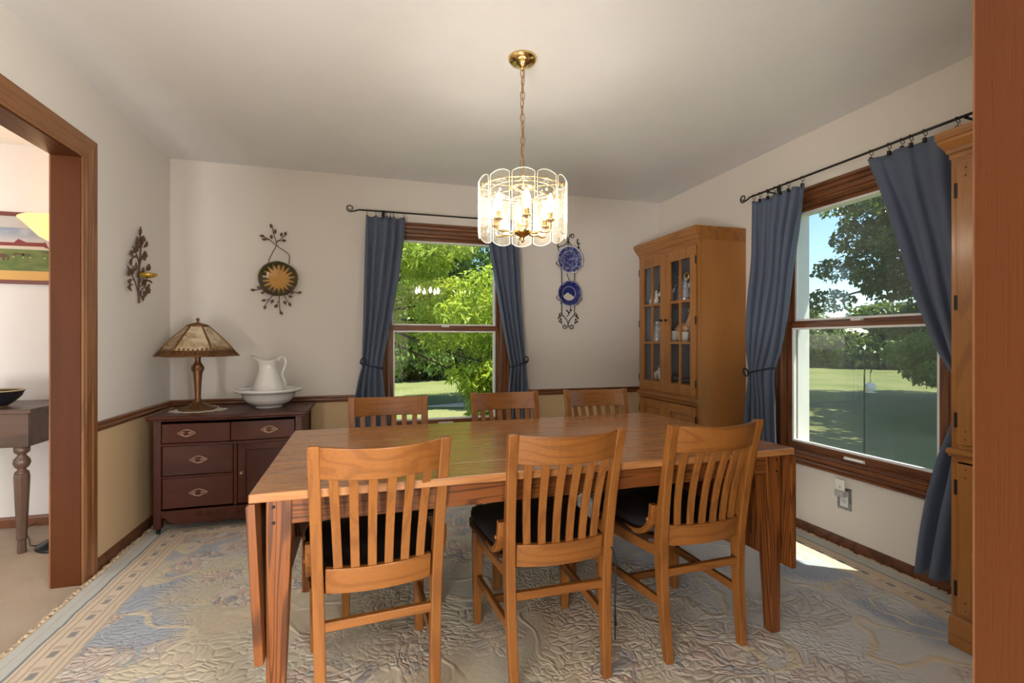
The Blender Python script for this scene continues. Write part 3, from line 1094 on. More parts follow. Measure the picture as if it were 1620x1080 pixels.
# ================================================================== cabinets
def make_cabinet(name, label, cat_, loc, W=0.77):
    """front faces -x; local origin at the front face plane (x=0), y centred, floor z=0; body runs back to x=D"""
    D = XR - loc[0] - .004
    t = thing(name, label, 'cabinet', loc, 0, 'tall oak display cabinets')
    hw = W / 2
    TH = .018
    b = MB()
    solid('side_panel', MB().box(.018, D, -hw, -hw + TH, .10, 1.86), 'cabside', t, .001)
    solid('side_panel', MB().box(.018, D, hw - TH, hw, .10, 1.86), 'cabside', t, .001)
    b = MB().box(D - .012, D, -hw + TH, hw - TH, .10, 1.86)
    solid('back_panel', b, plainback, t)
    for za in (.10, .70, 1.838):
        solid('inner_board', MB().box(0.02, D - .012, -hw + TH, hw - TH, za, za + .02), 'cab_y', t)
    # face frame stiles and rails
    for s in (-1, 1):
        solid('face_stile', MB().box(-.004, .018, s * hw, s * (hw - .022), .10, 1.86), 'cab_z', t, .001)
    for za, zb_ in ((1.825, 1.86), (.70, .765), (.10, .13)):
        solid('face_rail', MB().box(-.0035, .018, -hw + .022, hw - .022, za, zb_), 'cab_y', t, .001)
    # cornice: stepped crown sweeping out on front, mitred at the two ends
    prof = [(0, 1.845), (-.006, 1.85), (-.006, 1.866), (-.012, 1.872), (-.016, 1.885), (-.027, 1.905), (-.031, 1.912), (-.031, 1.922), (-.037, 1.928), (-.037, 1.955), (0, 1.955)]
    r0 = [(p, -hw - max(0, 0) * 1.0 + (0.0), z) for p, z in prof]
    b = MB()
    ringA = [(p, -hw + p * 0.0, z) for p, z in prof]
    ringB = [(p, hw - p * 1.0, z) for p, z in prof]
    b.loft([ringA, ringB])
    b.box(0, D, -hw, hw, 1.86, 1.955)
    solid('cornice', b, 'cab_y', t)
    prof = [(0, .715), (-.010, .718), (-.016, .728), (-.026, .733), (-.026, .742), (-.018, .748), (0, .750)]
    b = MB().loft([[(p - .004, -hw - .004, z) for p, z in prof], [(p - .004, hw + .004, z) for p, z in prof]])
    solid('waist_molding', b, 'cab_y', t)
    prof = [(0, 0), (-.018, 0), (-.018, .092), (-.014, .104), (-.006, .112), (0, .115)]
    b = MB().loft([[(p, -hw - .002, z) for p, z in prof], [(p, hw + .002, z) for p, z in prof]])
    b.box(0, D, -hw, hw, 0, .10)
    solid('plinth', b, 'cab_y', t)
    # doors
    for s in (-1, 1):
        ya, yb = s * .0015, s * (hw - .024)
        y0, y1 = min(ya, yb), max(ya, yb)
        # glazed upper door
        z0, z1 = .768, 1.822
        sw = .062
        x0, x1 = -.018, .0
        b = MB()
        b.box(x0, x1, y0, y0 + sw, z0, z1)
        b.box(x0, x1, y1 - sw, y1, z0, z1)
        b.box(x0, x1, y0 + sw, y1 - sw, z0, z0 + .075)
        b.box(x0, x1, y0 + sw, y1 - sw, z1 - .075, z1)
        dr = solid('glass_door', b, 'cab_z', t, .002)
        zz0, zz1 = z0 + .075, z1 - .075
        b = MB()
        ym = (y0 + y1) / 2
        b.box(x0 + .002, x1 - .002, ym - .008, ym + .008, zz0, zz1)
        for k in (1, 2):
            zc = zz0 + (zz1 - zz0) * k / 3
            b.box(x0 + .003, x1 - .002, y0 + sw, y1 - sw, zc - .008, zc + .008)
        solid('muntin', b, 'cab_z', dr)
        solid('pane', MB().box(-.006, -.003, y0 + sw - .003, y1 - sw + .003, zz0, zz1), 'cab_glass', dr)
        kb = MB().lathe([(.004, 0), (.004, -.010), (.010, -.014), (.011, -.020), (.006, -.024)], (x0, ya + s * .030, 1.315), 12, axis='x')
        solid('knob', kb, 'hinge', dr)
        for zc in (z0 + .09, 1.30, z1 - .10):
            solid('hinge', MB().box(x0 - .002, x0 + .003, yb - s * .004, yb + s * .006, zc - .028, zc + .028), 'hinge', dr)
        pg = MB()
        for yy in (y0 + .03, y1 - .03):
            for zc in (z0 + .022, z0 + .052, z1 - .022, z1 - .052):
                pg.lathe([(.004, 0), (.004, -.0015), (.002, -.0025)], (x0, yy, zc), 8, axis='x')
        solid('peg', pg, 'trim_z', dr)
        # panelled lower door
        z0, z1 = .135, .695
        b = MB()
        b.box(x0, x1, y0, y0 + sw, z0, z1)
        b.box(x0, x1, y1 - sw, y1, z0, z1)
        b.box(x0, x1, y0 + sw, y1 - sw, z0, z0 + .065)
        b.box(x0, x1, y0 + sw, y1 - sw, z1 - .065, z1)
        dr = solid('door', b, 'cab_z', t, .002)
        pn = MB()
        A = [(-.004, y0 + sw, z0 + .065), (-.004, y1 - sw, z0 + .065), (-.004, y1 - sw, z1 - .065), (-.004, y0 + sw, z1 - .065)]
        q = .03
        Bp = [(-.014, y0 + sw + q, z0 + .065 + q), (-.014, y1 - sw - q, z0 + .065 + q), (-.014, y1 - sw - q, z1 - .065 - q), (-.014, y0 + sw + q, z1 - .065 - q)]
        Z = [(-.002, p[1], p[2]) for p in A]
        pn.loft([Z, A, Bp])
        solid('raised_panel', pn, 'cab_z', dr)
        kb = MB().lathe([(.004, 0), (.004, -.010), (.010, -.014), (.011, -.020), (.006, -.024)], (x0, ya + s * .030, .56), 12, axis='x')
        solid('knob', kb, 'hinge', dr)
        for zc in (z0 + .09, z1 - .09):
            solid('hinge', MB().box(x0 - .002, x0 + .003, yb - s * .004, yb + s * .006, zc - .028, zc + .028), 'hinge', dr)
        pg = MB()
        for yy in (y0 + .03, y1 - .03):
            for zc in (z0 + .018, z0 + .048, z1 - .018, z1 - .048):
                pg.lathe([(.004, 0), (.004, -.0015), (.002, -.0025)], (x0, yy, zc), 8, axis='x')
        solid('peg', pg, 'trim_z', dr)
    for s in (-1, 1):
        solid('lining', MB().box(.020, D - .013, s * (hw - TH - .0005), s * (hw - TH - .004), .722, 1.836), plainback, t)
    for zc in (.845, 1.150, 1.450):
        solid('shelf', MB().box(.03, D - .013, -hw + TH + .005, hw - TH - .005, zc - .014, zc), 'cab_y', t)
    return t


plainback = plain('grey lined back', (0.24, 0.23, 0.24), 0.6)
cabA = make_cabinet('display_cabinet', 'golden oak display cabinet with glazed doors in the far right corner', 'cabinet', (2.177, 3.195, RUGT), .77)
cabB = make_cabinet('display_cabinet', 'golden oak cabinet at right edge, partly hidden behind the doorway jamb', 'cabinet', (2.137, 0.906, RUGT), .77)

# ---- things in the far cabinet
def fig_mat(name, c_, r=0.3):
    return plain(name, c_, r)


fm_white = fig_mat('white porcelain', (0.85, 0.80, 0.72), .2)
fm_pink = fig_mat('pale bisque', (0.78, 0.58, 0.46), .4)
fm_tan = fig_mat('carved pine', (0.62, 0.36, 0.20), .4)
fm_dark = fig_mat('dark resin', (0.07, 0.065, 0.07), .3)
fm_gold = metal('gold glaze', (0.75, 0.45, 0.12), .25, .6)
fm_clear = glass('crystal', (0.9, 0.92, 0.95), .8, .25, (0.9, 0.92, 0.95))
X0 = 2.177


def on_shelf(y, lev, dx=.10):
    y = y + .125 if y < 3.2 else 3.425 + (y - 3.29) * .52
    return (X0 + dx, y, RUGT + (.8455, 1.1505, 1.4505)[lev])


def angel(loc, mat_, s=1.0, label='', halo=False, nm='angel_figurine', wings=True):
    t = thing(nm, label, 'figurine', loc)
    b = MB().lathe([(.030 * s, 0), (.032 * s, .006 * s), (.024 * s, .05 * s), (.014 * s, .09 * s), (.018 * s, .105 * s), (.009 * s, .118 * s), (.007 * s, .124 * s)], n=14)
    b.tube([(-.0, .016 * s, .10 * s), (-.012 * s, .020 * s, .085 * s), (-.022 * s, .006 * s, .080 * s)], .004 * s, 6)
    b.tube([(-.0, -.016 * s, .10 * s), (-.012 * s, -.020 * s, .085 * s), (-.022 * s, -.006 * s, .080 * s)], .004 * s, 6)
    solid('gown', b, mat_, t)
    solid('head', MB().ball((0, 0, .136 * s), .013 * s, 12, 8), mat_, t)
    if wings:
        wg = MB()
        for q in (-1, 1):
            wg.leaf((.008 * s, q * .006 * s, .085 * s), (.1, q * .75, .75), (1, 0, 0), .075 * s, .040 * s, th=.002)
        solid('wing', wg, mat_, t)
    if halo:
        hb = MB().tube([(.006 * s, .022 * s * math.cos(a), .152 * s + .022 * s * math.sin(a)) for a in [2 * PI * i / 20 for i in range(20)]], .004 * s, 6, closed=True)
        solid('halo', hb, fm_gold, t)
    return t


def vase(loc, mat_, prof, label, nm='vase', cat='vase'):
    o = solid(nm, MB().lathe(prof, n=18), mat_)
    o.location = loc
    return tag(o, label, cat)


def animal(loc, mat_, s, label):
    """small four-legged carved animal"""
    t = thing('horse_figurine', label, 'figurine', loc)
    b = MB()
    b.ball((0, 0, .055 * s), .03 * s, 12, 8, sc=(.6, 1.25, .7))
    b.tube([(0, -.028 * s, .062 * s), (0, -.046 * s, .095 * s), (0, -.050 * s, .110 * s)], [.015 * s, .010 * s, .009 * s], 8)
    b.tube([(0, -.046 * s, .112 * s), (0, -.070 * s, .098 * s)], [.010 * s, .006 * s], 8)
    for x in (-1, 1):
        for y in (-1, 1):
            b.tube([(x * .010 * s, y * .024 * s, .05 * s), (x * .010 * s, y * .026 * s, .0)], [.009 * s, .005 * s], 6)
        b.leaf((x * .004 * s, -.045 * s, .115 * s), (x * .3, 0, 1), (0, 1, 0), .016 * s, .008 * s)
    solid('body', b, mat_, t)
    tl = MB().tube([(0, .036 * s, .065 * s), (0, .050 * s, .05 * s), (0, .050 * s, .02 * s)], [.004 * s, .006 * s, .003 * s], 6)
    solid('tail', tl, mat_, t)
    return t


angel(on_shelf(2.965, 2, .09), fm_clear, 1.25, 'clear glass angel with a gold halo on the top cabinet shelf', True)
angel(on_shelf(3.06, 2, .10), fm_dark, 1.5, 'dark winged angel in the middle of the top cabinet shelf')
angel(on_shelf(3.12, 2, .07), fm_pink, 1.0, 'small pale pink angel beside the dark angel, top cabinet shelf')
angel(on_shelf(3.33, 2, .12), fm_dark, 1.4, 'dark robed angel behind the left cabinet door, top shelf')
angel(on_shelf(3.29, 2, .06), fm_white, .8, 'small white angel in front of the dark robed angel, top shelf')
vase(on_shelf(3.47, 2, .08), fm_white, [(.016, 0), (.024, .02), (.026, .04), (.012, .06), (.010, .075), (.016, .085)], 'small white bud vase at the far left of the top cabinet shelf')
animal(on_shelf(3.02, 1, .11), fm_tan, 1.9, 'carved pine horse on the middle cabinet shelf')
vase(on_shelf(3.09, 1, .06), fm_white, [(.030, 0), (.036, .004), (.040, .075), (.042, .085), (.037, .085), (.034, .01)], 'white woven planter cup in front of the carved horse')
vase(on_shelf(2.945, 1, .06), fm_white, [(.030, 0), (.036, .004), (.040, .065), (.042, .075), (.037, .075), (.034, .01)], 'low cream cup to the right of the carved horse')
angel(on_shelf(3.30, 1, .07), fm_clear, 1.15, 'clear glass angel on the middle shelf behind the left cabinet door')
angel(on_shelf(3.37, 1, .13), fm_pink, 1.2, 'pale bisque angel behind the glass angel on the middle shelf')
vase(on_shelf(3.48, 1, .10), fm_clear, [(.02, 0), (.006, .01), (.005, .05), (.022, .07), (.026, .11), (.024, .13)], 'crystal goblet at the far left of the middle cabinet shelf', 'goblet', 'glass')
animal(on_shelf(3.31, 0, .09), fm_white, 1.0, 'little white horse on the bottom cabinet shelf by the door meeting')
animal(on_shelf(3.45, 0, .11), fm_white, .8, 'smallest white horse at the far left of the bottom shelf')
vase(on_shelf(3.09, 0, .10), fm_dark, [(.035, 0), (.045, .02), (.042, .04), (.02, .055), (.018, .06)], 'dark round pot on the bottom cabinet shelf', 'pot', 'pot')
vase(on_shelf(2.955, 0, .10), fm_dark, [(.05, 0), (.07, .02), (.073, .032), (.066, .03), (.045, .01)], 'wide dark dish right of the round pot, bottom cabinet shelf', 'dish', 'dish')
angel(on_shelf(2.96, 0, .16), fm_clear, 1.0, 'glass angel standing behind the wide dark dish, bottom shelf')

# ================================================================== dresser
DX0, DX1, DY0, DY1, DH = -1.235, -0.415, 3.345, 3.835, 0.725
dr = thing('washstand_dresser', 'dark red mahogany washstand dresser with carved apron under the chair rail', 'dresser', ((DX0 + DX1) / 2, DY0, RUGT))
hw = (DX1 - DX0) / 2
dd = DY1 - DY0
zt = DH - RUGT


def serp(u):
    """serpentine front: negative = bulges to the camera; u in -1..1"""
    return -.022 * (.5 + .5 * math.cos(u * PI * 1.0)) - .012 * (math.cos(2 * PI * u) * .5 + .5) * 0 - .006


def sheet(x0, x1, z0, z1, yoff, th, bulge=True, n=14):
    rings = []
    for i in range(n + 1):
        x = x0 + (x1 - x0) * i / n
        y = (serp(x / hw) if bulge else 0) + yoff
        rings.append([(x, y, z0), (x, y, z1), (x, y + th, z1), (x, y + th, z0)])
    return MB().loft(rings)


b = MB()
rings = []
N = 20
front, = [[(-hw - .028 + 2 * (hw + .028) * i / N) for i in range(N + 1)]]
poly = [(x, serp(max(-1, min(1, x / hw))) - .024) for x in front] + [(hw + .028, dd), (-hw - .028, dd)]
b.prism(poly, 'z', zt - .022, zt)
solid('top', b, 'dress_x', dr, .006, 3)
poly2 = [(x * .985, y + .010) for x, y in poly[:-2]] + [(hw + .018, dd), (-hw - .018, dd)]
solid('top_molding', MB().prism(poly2, 'z', zt - .032, zt - .0221), 'dress_x', dr, .003)
for s in (-1, 1):
    x0, x1 = s * hw, s * (hw - .042)
    solid('post', MB().box(x0, x1, 0, .042, .035, zt - .032), 'dress_z', dr, .004)
    solid('post', MB().box(x0, x1, dd - .042, dd, .035, zt - .032), 'dress_z', dr, .004)
    for yy in (.021, dd - .021):
        cs = MB().lathe([(.008, .012), (.008, .035)], (s * (hw - .021), yy, 0), 10)
        cs.lathe([(.013, -.009), (.017, -.006), (.017, .006), (.013, .009)], (s * (hw - .021), yy + .0, .017), 14, axis='x')
        solid('caster', cs, 'hinge', dr)
    solid('side_panel', MB().box(s * (hw - .008), s * (hw - .020), .042, dd - .042, .10, zt - .032), 'dress_y', dr)
b = MB().box(-hw + .042, hw - .042, dd - .015, dd, .10, zt - .032)
solid('back_panel', b, 'dress_x', dr)
b = MB().box(-hw + .02, hw - .02, .03, dd - .015, .115, .125)
b.box(-hw + .042, hw - .042, .0, .03, .125, .140)
solid('bottom', b, 'dress_x', dr)


def bail(cx, cz, w_=.040, parent=None, yb=0.0):
    """ornate pull: pierced oval backplate with a swinging bail"""
    bp = MB()
    ring = [(cx + w_ * (1 + .12 * math.cos(6 * a)) * math.cos(a), yb - .0015, cz + w_ * .42 * (1 + .18 * math.cos(4 * a)) * math.sin(a)) for a in [2 * PI * i / 36 for i in range(36)]]
    bp.tube(ring, .0030, 5, closed=True)
    for q in (-1, 1):
        bp.lathe([(.006, 0), (.005, -.004), (.002, -.007)], (cx + q * w_ * .55, yb, cz + .003), 10, axis='y')
        for k in range(5):
            a = k * 1.2
            bp.tube([(cx + q * w_ * (.3 + .12 * k) + .004 * math.cos(t_), yb - .002, cz + .006 * math.sin(t_ * 1.0) * (1 - .1 * k)) for t_ in [a + .7 * j for j in range(6)]], .0014, 4)
    bp.tube([(cx + w_ * .55 * math.cos(a), yb - .007 - .006 * math.sin(a), cz + .003 - .018 * math.sin(a)) for a in [PI * i / 12 for i in range(13)]], .0022, 6)
    return bp


def drawer(name, x0, x1, z0, z1, pulls, bulge=True):
    d_ = solid(name, sheet(x0, x1, z0, z1, .006, .018, bulge), 'dress_x', dr, .003)
    solid('drawer_box', MB().box(x0 + .01, x1 - .01, .026, dd - .06, z0 + .01, z1 - .02), 'dress_y', d_)
    for px_, pz in pulls:
        yb = serp(px_ / hw) + .006 if bulge else .006
        solid('pull', bail(px_, pz, .042, None, yb), 'pull', d_)
    return d_


zr = lambda z: z - RUGT
lx = lambda x: x - (DX0 + DX1) / 2
drawer('drawer', lx(-1.19), lx(-.822), zr(.560), zr(.675), [(lx(-1.057), zr(.618))])
drawer('drawer', lx(-.818), lx(-.460), zr(.560), zr(.675), [(lx(-.605), zr(.618))])
drawer('drawer', lx(-1.19), lx(-.812), zr(.362), zr(.540), [(lx(-1.0), zr(.452))], False)
drawer('drawer', lx(-1.19), lx(-.812), zr(.165), zr(.346), [(lx(-1.0), zr(.252))], False)
solid('rail', sheet(-hw + .042, hw - .042, zr(.542), zr(.557), .002, .03), 'dress_x', dr, .002)
solid('rail', sheet(-hw + .042, lx(-.81), zr(.348), zr(.359), .002, .03, False), 'dress_x', dr, .002)
solid('divider', MB().box(lx(-.808), lx(-.790), .002, .03, zr(.160), zr(.540)), 'cabside' if False else 'dress_z', dr, .002)
b = MB()
x0, x1, z0, z1 = lx(-.786), lx(-.460), zr(.165), zr(.540)
b.box(x0, x0 + .045, .004, .022, z0, z1)
b.box(x1 - .045, x1, .004, .022, z0, z1)
b.box(x0 + .045, x1 - .045, .004, .022, z0, z0 + .045)
b.box(x0 + .045, x1 - .045, .004, .022, z1 - .045, z1)
dd_ = solid('door', b, 'dress_z', dr, .002)
solid('door_panel', MB().box(x0 + .04, x1 - .04, .014, .02, z0 + .04, z1 - .04), 'dress_z', dd_)
kb = MB().lathe([(.012, 0), (.012, -.002), (.004, -.004), (.004, -.012), (.009, -.016), (.007, -.022)], (x0 + .022, .004, zr(.353)), 12, axis='y')
solid('knob', kb, 'pull', dd_)
# scalloped carved apron
pts = []
NA = 40
for i in range(NA + 1):
    u = i / NA
    x = -hw + .042 + (2 * hw - .084) * u
    s = abs(2 * u - 1)
    z = .045 + .022 * (1 - s) ** 0 * (0.5 - 0.5 * math.cos(min(1, (1 - s) * 3.2) * PI)) * (-.6) + .02 * math.cos(s * 4.5 * PI) * .35 + .030 * (s > .93)
    pts.append((x, z + .02))
poly = pts + [(hw - .042, zr(.155)), (-hw + .042, zr(.155))]
ap = solid('apron', MB().prism(poly, 'y', .004, .020), 'dress_x', dr, .002)
cv = MB()
for q in (-1, 1):
    for cx, r0 in ((.055, .024), (.115, .019), (.165, .013)):
        pr_ = []
        for i in range(22):
            a = i * .42
            rr = r0 * (1 - i / 26)
            pr_.append((lx(-.825) + q * cx + q * rr * math.cos(a), .003, .104 + rr * .8 * math.sin(a)))
        cv.tube(pr_, [.005 * (1 - i / 40) for i in range(22)], 6)
    cv.tube([(lx(-.825) + q * (.03 + .16 * i / 10), .003, .095 + .012 * math.sin(i * .9)) for i in range(11)], .004, 6)
solid('carving', cv, 'dress_x', ap)

# ---- doily and slag glass lamp
LX, LY = -1.070, 3.575
dpts = MB()
ringo = [((.155 + .012 * math.cos(14 * a)) * math.cos(a), (.115 + .010 * math.cos(14 * a)) * math.sin(a)) for a in [2 * PI * i / 84 for i in range(84)]]
dpts.prism(ringo, 'z', 0, .002)
dl = solid('doily', dpts, 'doily', loc=(LX + .01, LY - .02, DH + .0005))
tag(dl, 'oval cream lace doily under the bronze table lamp', 'doily')

lp = thing('table_lamp', 'bronze table lamp with amber slag glass shade on the mahogany dresser', 'lamp', (LX, LY, DH + .003))
b = MB().lathe([(.105, 0), (.108, .006), (.104, .012), (.085, .020), (.060, .030), (.040, .042), (.030, .052)], n=8, smooth=False, a0=PI / 8)
b.lathe([(.030, .050), (.026, .060), (.018, .070), (.017, .090), (.019, .15), (.024, .22), (.028, .255), (.030, .275), (.027, .292), (.017, .305),
         (.016, .330), (.020, .340), (.012, .350), (.010, .420), (.010, .500)], n=20)
lb = solid('base', b, 'bronze', lp)
ob = MB()
for k in range(6):
    a = k * PI / 3
    ob.leaf((.028 * math.cos(a), .028 * math.sin(a), .245), (math.cos(a) * .1, math.sin(a) * .1, 1), (math.cos(a), math.sin(a), 0), .04, .022, th=.002)
solid('ornament', ob, 'bronze', lb)
# six-sided shade with bent glass panels
RS, ZS0, ZS1 = .235, .350, .548
BZ, BR = .032, .036     # height and run of the filigree band


def shade_r(q):
    return .050 + (RS - BR - .050) * (1 - q ** 1.18)


lev = [0, .16, .32, .5, .68, .85, 1.0]
zl = [ZS0 + BZ + (ZS1 - ZS0 - BZ) * q for q in lev]
sh = None
pn = MB()
for k in range(6):
    a0, a1 = k * PI / 3 + R(8), (k + 1) * PI / 3 + R(8)
    rows = []
    for q, z in zip(lev, zl):
        r = shade_r(q)
        rows.append([(r * math.cos(a0) * (1 - u) + r * math.cos(a1) * u, r * math.sin(a0) * (1 - u) + r * math.sin(a1) * u, z) for u in (0, .25, .5, .75, 1)])
    pn.loft(rows, 0, False, False, False)
shade = solid('lamp_shade', pn, 'slag', lp, solidify=.003)
fr = MB()
for k in range(6):
    a0 = k * PI / 3 + R(8)
    fr.tube([((shade_r(q) + .002) * math.cos(a0), (shade_r(q) + .002) * math.sin(a0), z) for q, z in zip(lev, zl)], [.0075 - .003 * q for q in lev], 6)
    a1 = a0 + PI / 3
    p0 = Vector((RS * math.cos(a0), RS * math.sin(a0), 0))
    p1 = Vector((RS * math.cos(a1), RS * math.sin(a1), 0))
    # filigree band: two rails with scrolls between
    nrm = ((p0 + p1) / 2).normalized()
    for zz, rr_, off in ((ZS0, .0055, 0.0), (ZS0 + BZ, .0035, -BR * .87)):
        fr.tube([tuple(p0 + nrm * off + Vector((0, 0, zz))), tuple(p1 + nrm * off + Vector((0, 0, zz)))], rr_, 6)
    n_s = 9
    for i in range(n_s):
        u = (i + .5) / n_s
        c0 = p0.lerp(p1, u) + nrm * (-BR * .40)
        e = (p1 - p0).normalized()
        pts = [tuple(c0 + e * (.011 * math.cos(t_)) * (1 if i % 2 else -1) + nrm * (-.013 * math.sin(t_)) + Vector((0, 0, ZS0 + .016 + .012 * math.sin(t_)))) for t_ in [.5 * j for j in range(12)]]
        fr.tube(pts, .0028, 5)
        tip = p0.lerp(p1, .04 + .92 * u) + nrm * (-BR * .85)
        fr.leaf(tuple(tip + Vector((0, 0, ZS0 + BZ))), tuple(Vector((0, 0, 1)) - nrm * .6), tuple(nrm), .016 + .010 * abs(math.cos(u * PI)), .012)
    bandp = [tuple(p0 + Vector((0, 0, ZS0 + .001))), tuple(p1 + Vector((0, 0, ZS0 + .001))), tuple(p1 * (1 - BR / RS) + Vector((0, 0, ZS0 + BZ))), tuple(p0 * (1 - BR / RS) + Vector((0, 0, ZS0 + BZ)))]
    inn = [tuple(Vector(p) - nrm * .003) for p in bandp]
    fr.loft([inn, bandp])
fr.lathe([(.060, ZS1 - .012), (.058, ZS1), (.040, ZS1 + .008), (.018, ZS1 + .014), (.006, ZS1 + .018), (.005, ZS1 + .024), (.010, ZS1 + .030), (.011, ZS1 + .037), (.006, ZS1 + .044), (.002, ZS1 + .047)], n=18)
solid('shade_frame', fr, 'bronze', shade)
sp = MB().tube([(0, 0, .498), (0, 0, ZS1)], .005, 6)
for k in range(3):
    a = k * 2 * PI / 3
    sp.tube([(0, 0, ZS1 - .002), (.055 * math.cos(a), .055 * math.sin(a), ZS1 - .008)], .003, 5)
solid('shade_spider', sp, 'bronze', lp)
cr = MB().tube([(.085, .02, .018), (.10, .05, .004), (.09, .12, .003), (.04, .18, .003), (0, .22, .003)], .003, 6)
solid('cord', cr, 'doily', lp)

# ---- pitcher and basin
BX, BY = -0.655, 3.60
bs = tag(solid('wash_basin', MB().lathe([(.080, 0), (.086, .003), (.083, .012), (.105, .020), (.135, .038), (.156, .066), (.163, .090), (.172, .100), (.203, .108), (.213, .116), (.212, .124), (.200, .128), (.170, .122), (.154, .108), (.146, .075),
                                    (.125, .042), (.080, .022), (.0005, .018)], n=48, cap=False), 'ceramic', loc=(BX, BY, DH + .0005)),
         'wide white ironstone basin with rolled rim holding the pitcher', 'basin')
pt = thing('pitcher', 'tall white ironstone pitcher standing inside the white basin', 'pitcher', (BX - .005, BY, DH + .022))
prof = [(.060, 0), (.066, .004), (.090, .018), (.098, .050), (.098, .085), (.091, .120), (.076, .165), (.058, .210), (.049, .240), (.048, .262), (.054, .285), (.062, .300)]
rings = []
for r, z in prof:
    ring = []
    for j in range(36):
        a = 2 * PI * j / 36
        rr = r
        zz = z
        if z > .2:
            k = ((z - .2) / .1) ** 1.5
            lobe = max(0, math.cos(a - PI)) ** 4
            rr = r * (1 + .75 * k * lobe)
            zz = z + .030 * k * lobe - .008 * k * (1 - abs(math.cos(a))) + .010 * k * max(0, math.cos(a)) ** 4
        ring.append((rr * math.cos(a), rr * math.sin(a) * (1 - .12 * (z / .3)), zz))
    rings.append(ring)
body = solid('body', MB().loft(rings, 0, True, False), 'ceramic', pt, solidify=.005)
solid('bottom', MB().lathe([(.060, .001), (.060, .005)], n=24), 'ceramic', pt)
hp = [(.056, 0, .290), (.075, 0, .312), (.098, 0, .312), (.110, 0, .285), (.104, 0, .250), (.090, 0, .215), (.088, 0, .185), (.102, 0, .155), (.106, 0, .130), (.090, 0, .112), (.084, 0, .118)]


def smooth_pts(pts, k=4, closed=False):
    out = []
    P_ = [Vector(p) for p in pts]
    n = len(P_)
    for i in range(n if closed else n - 1):
        p0 = P_[i - 1] if (i or closed) else P_[0]
        p1, p2 = P_[i], P_[(i + 1) % n]
        p3 = P_[(i + 2) % n] if (closed or i + 2 < n) else P_[-1]
        for j in range(k):
            t_ = j / k
            out.append(tuple(.5 * ((2 * p1) + (p2 - p0) * t_ + (2 * p0 - 5 * p1 + 4 * p2 - p3) * t_ * t_ + (3 * p1 - p0 - 3 * p2 + p3) * t_ ** 3)))
    if not closed:
        out.append(tuple(P_[-1]))
    return out


solid('handle', MB().tube(smooth_pts(hp), .0075, 10), 'ceramic', pt)

# ================================================================== chandelier
CX, CY = 0.658, 2.062
ch = thing('chandelier', 'brass chandelier with a drum of clear cut glass panels hanging over the table', 'chandelier', (CX, CY, CZ))
can = MB().lathe([(.004, -.040), (.012, -.038), (.020, -.030), (.040, -.026), (.058, -.018), (.064, -.008), (.065, -.0005)], n=32)
can.lathe([(.004, -.055), (.008, -.052), (.009, -.042), (.005, -.036)], n=12)
solid('ceiling_canopy', can, 'brass', ch)
chn = MB()
ztop, zbot = -.050, -.555
nl = 15
pit = (ztop - zbot) / nl
for i in range(nl):
    zc = ztop - pit * (i + .5)
    Lh, Wh = pit * .66, .0095
    loop = []
    for j in range(16):
        a = 2 * PI * j / 16
        p = (Wh * math.cos(a), 0, zc + Lh * math.sin(a))
        if i % 2:
            p = (0, p[0], p[2])
        q = i * .5
        loop.append((p[0] * math.cos(q) - p[1] * math.sin(q) + .002 * math.sin(i), p[0] * math.sin(q) + p[1] * math.cos(q), p[2]))
    chn.tube(loop, .0019, 6, closed=True)
chn.tube([(.003 * math.sin(i), .003 * math.cos(i * 1.3), ztop + .01 - (ztop - zbot) * i / 24) for i in range(25)], .0022, 5)
solid('chain', chn, 'old_brass', ch)
zc0 = -CZ
hub = MB().lathe([(.003, 1.875), (.010, 1.885), (.010, 1.876), (.030, 1.872), (.055, 1.862), (.058, 1.857), (.030, 1.852), (.014, 1.846), (.009, 1.835), (.009, 1.70), (.016, 1.69), (.010, 1.68),
                  (.014, 1.672), (.040, 1.668), (.042, 1.660), (.030, 1.648), (.014, 1.638), (.008, 1.632), (.010, 1.625), (.006, 1.617), (.002, 1.612)], (0, 0, zc0), 24)
hub.lathe([(.006, 1.846), (.02, 1.850), (.045, 1.868)], (0, 0, zc0), 6, smooth=False)
solid('hub', hub, 'brass', ch)
PR, ZR = .196, 1.846
rg = MB()
for r in (.190, .142):
    rg.tube([(r * math.cos(a), r * math.sin(a), zc0 + ZR) for a in [2 * PI * i / 48 for i in range(48)]], .0025, 6, closed=True)
for k in range(6):
    a = k * PI / 3 + .26
    rg.tube([(.05 * math.cos(a), .05 * math.sin(a), zc0 + 1.860), (.190 * math.cos(a), .190 * math.sin(a), zc0 + ZR)], .0025, 6)
solid('ring', rg, 'brass', ch)


def arch_outline(wd, z0, z1, rise, n=10):
    pts = []
    for i in range(n + 1):
        u = -1 + 2 * i / n
        pts.append((u * wd / 2, z0 - rise * (1 - abs(u) ** 2.2)))
    for i in range(n + 1):
        u = 1 - 2 * i / n
        pts.append((u * wd / 2, z1 + rise * (1 - abs(u) ** 2.2)))
    return pts


def star(cx, cz, r, y, mb):
    pts = []
    for k in range(10):
        rr = r if k % 2 == 0 else r * .38
        a = PI / 2 + k * PI / 5
        pts.append((cx + rr * math.cos(a), cz + rr * math.sin(a)))
    mb.prism(pts, 'y', y, y - .0008)


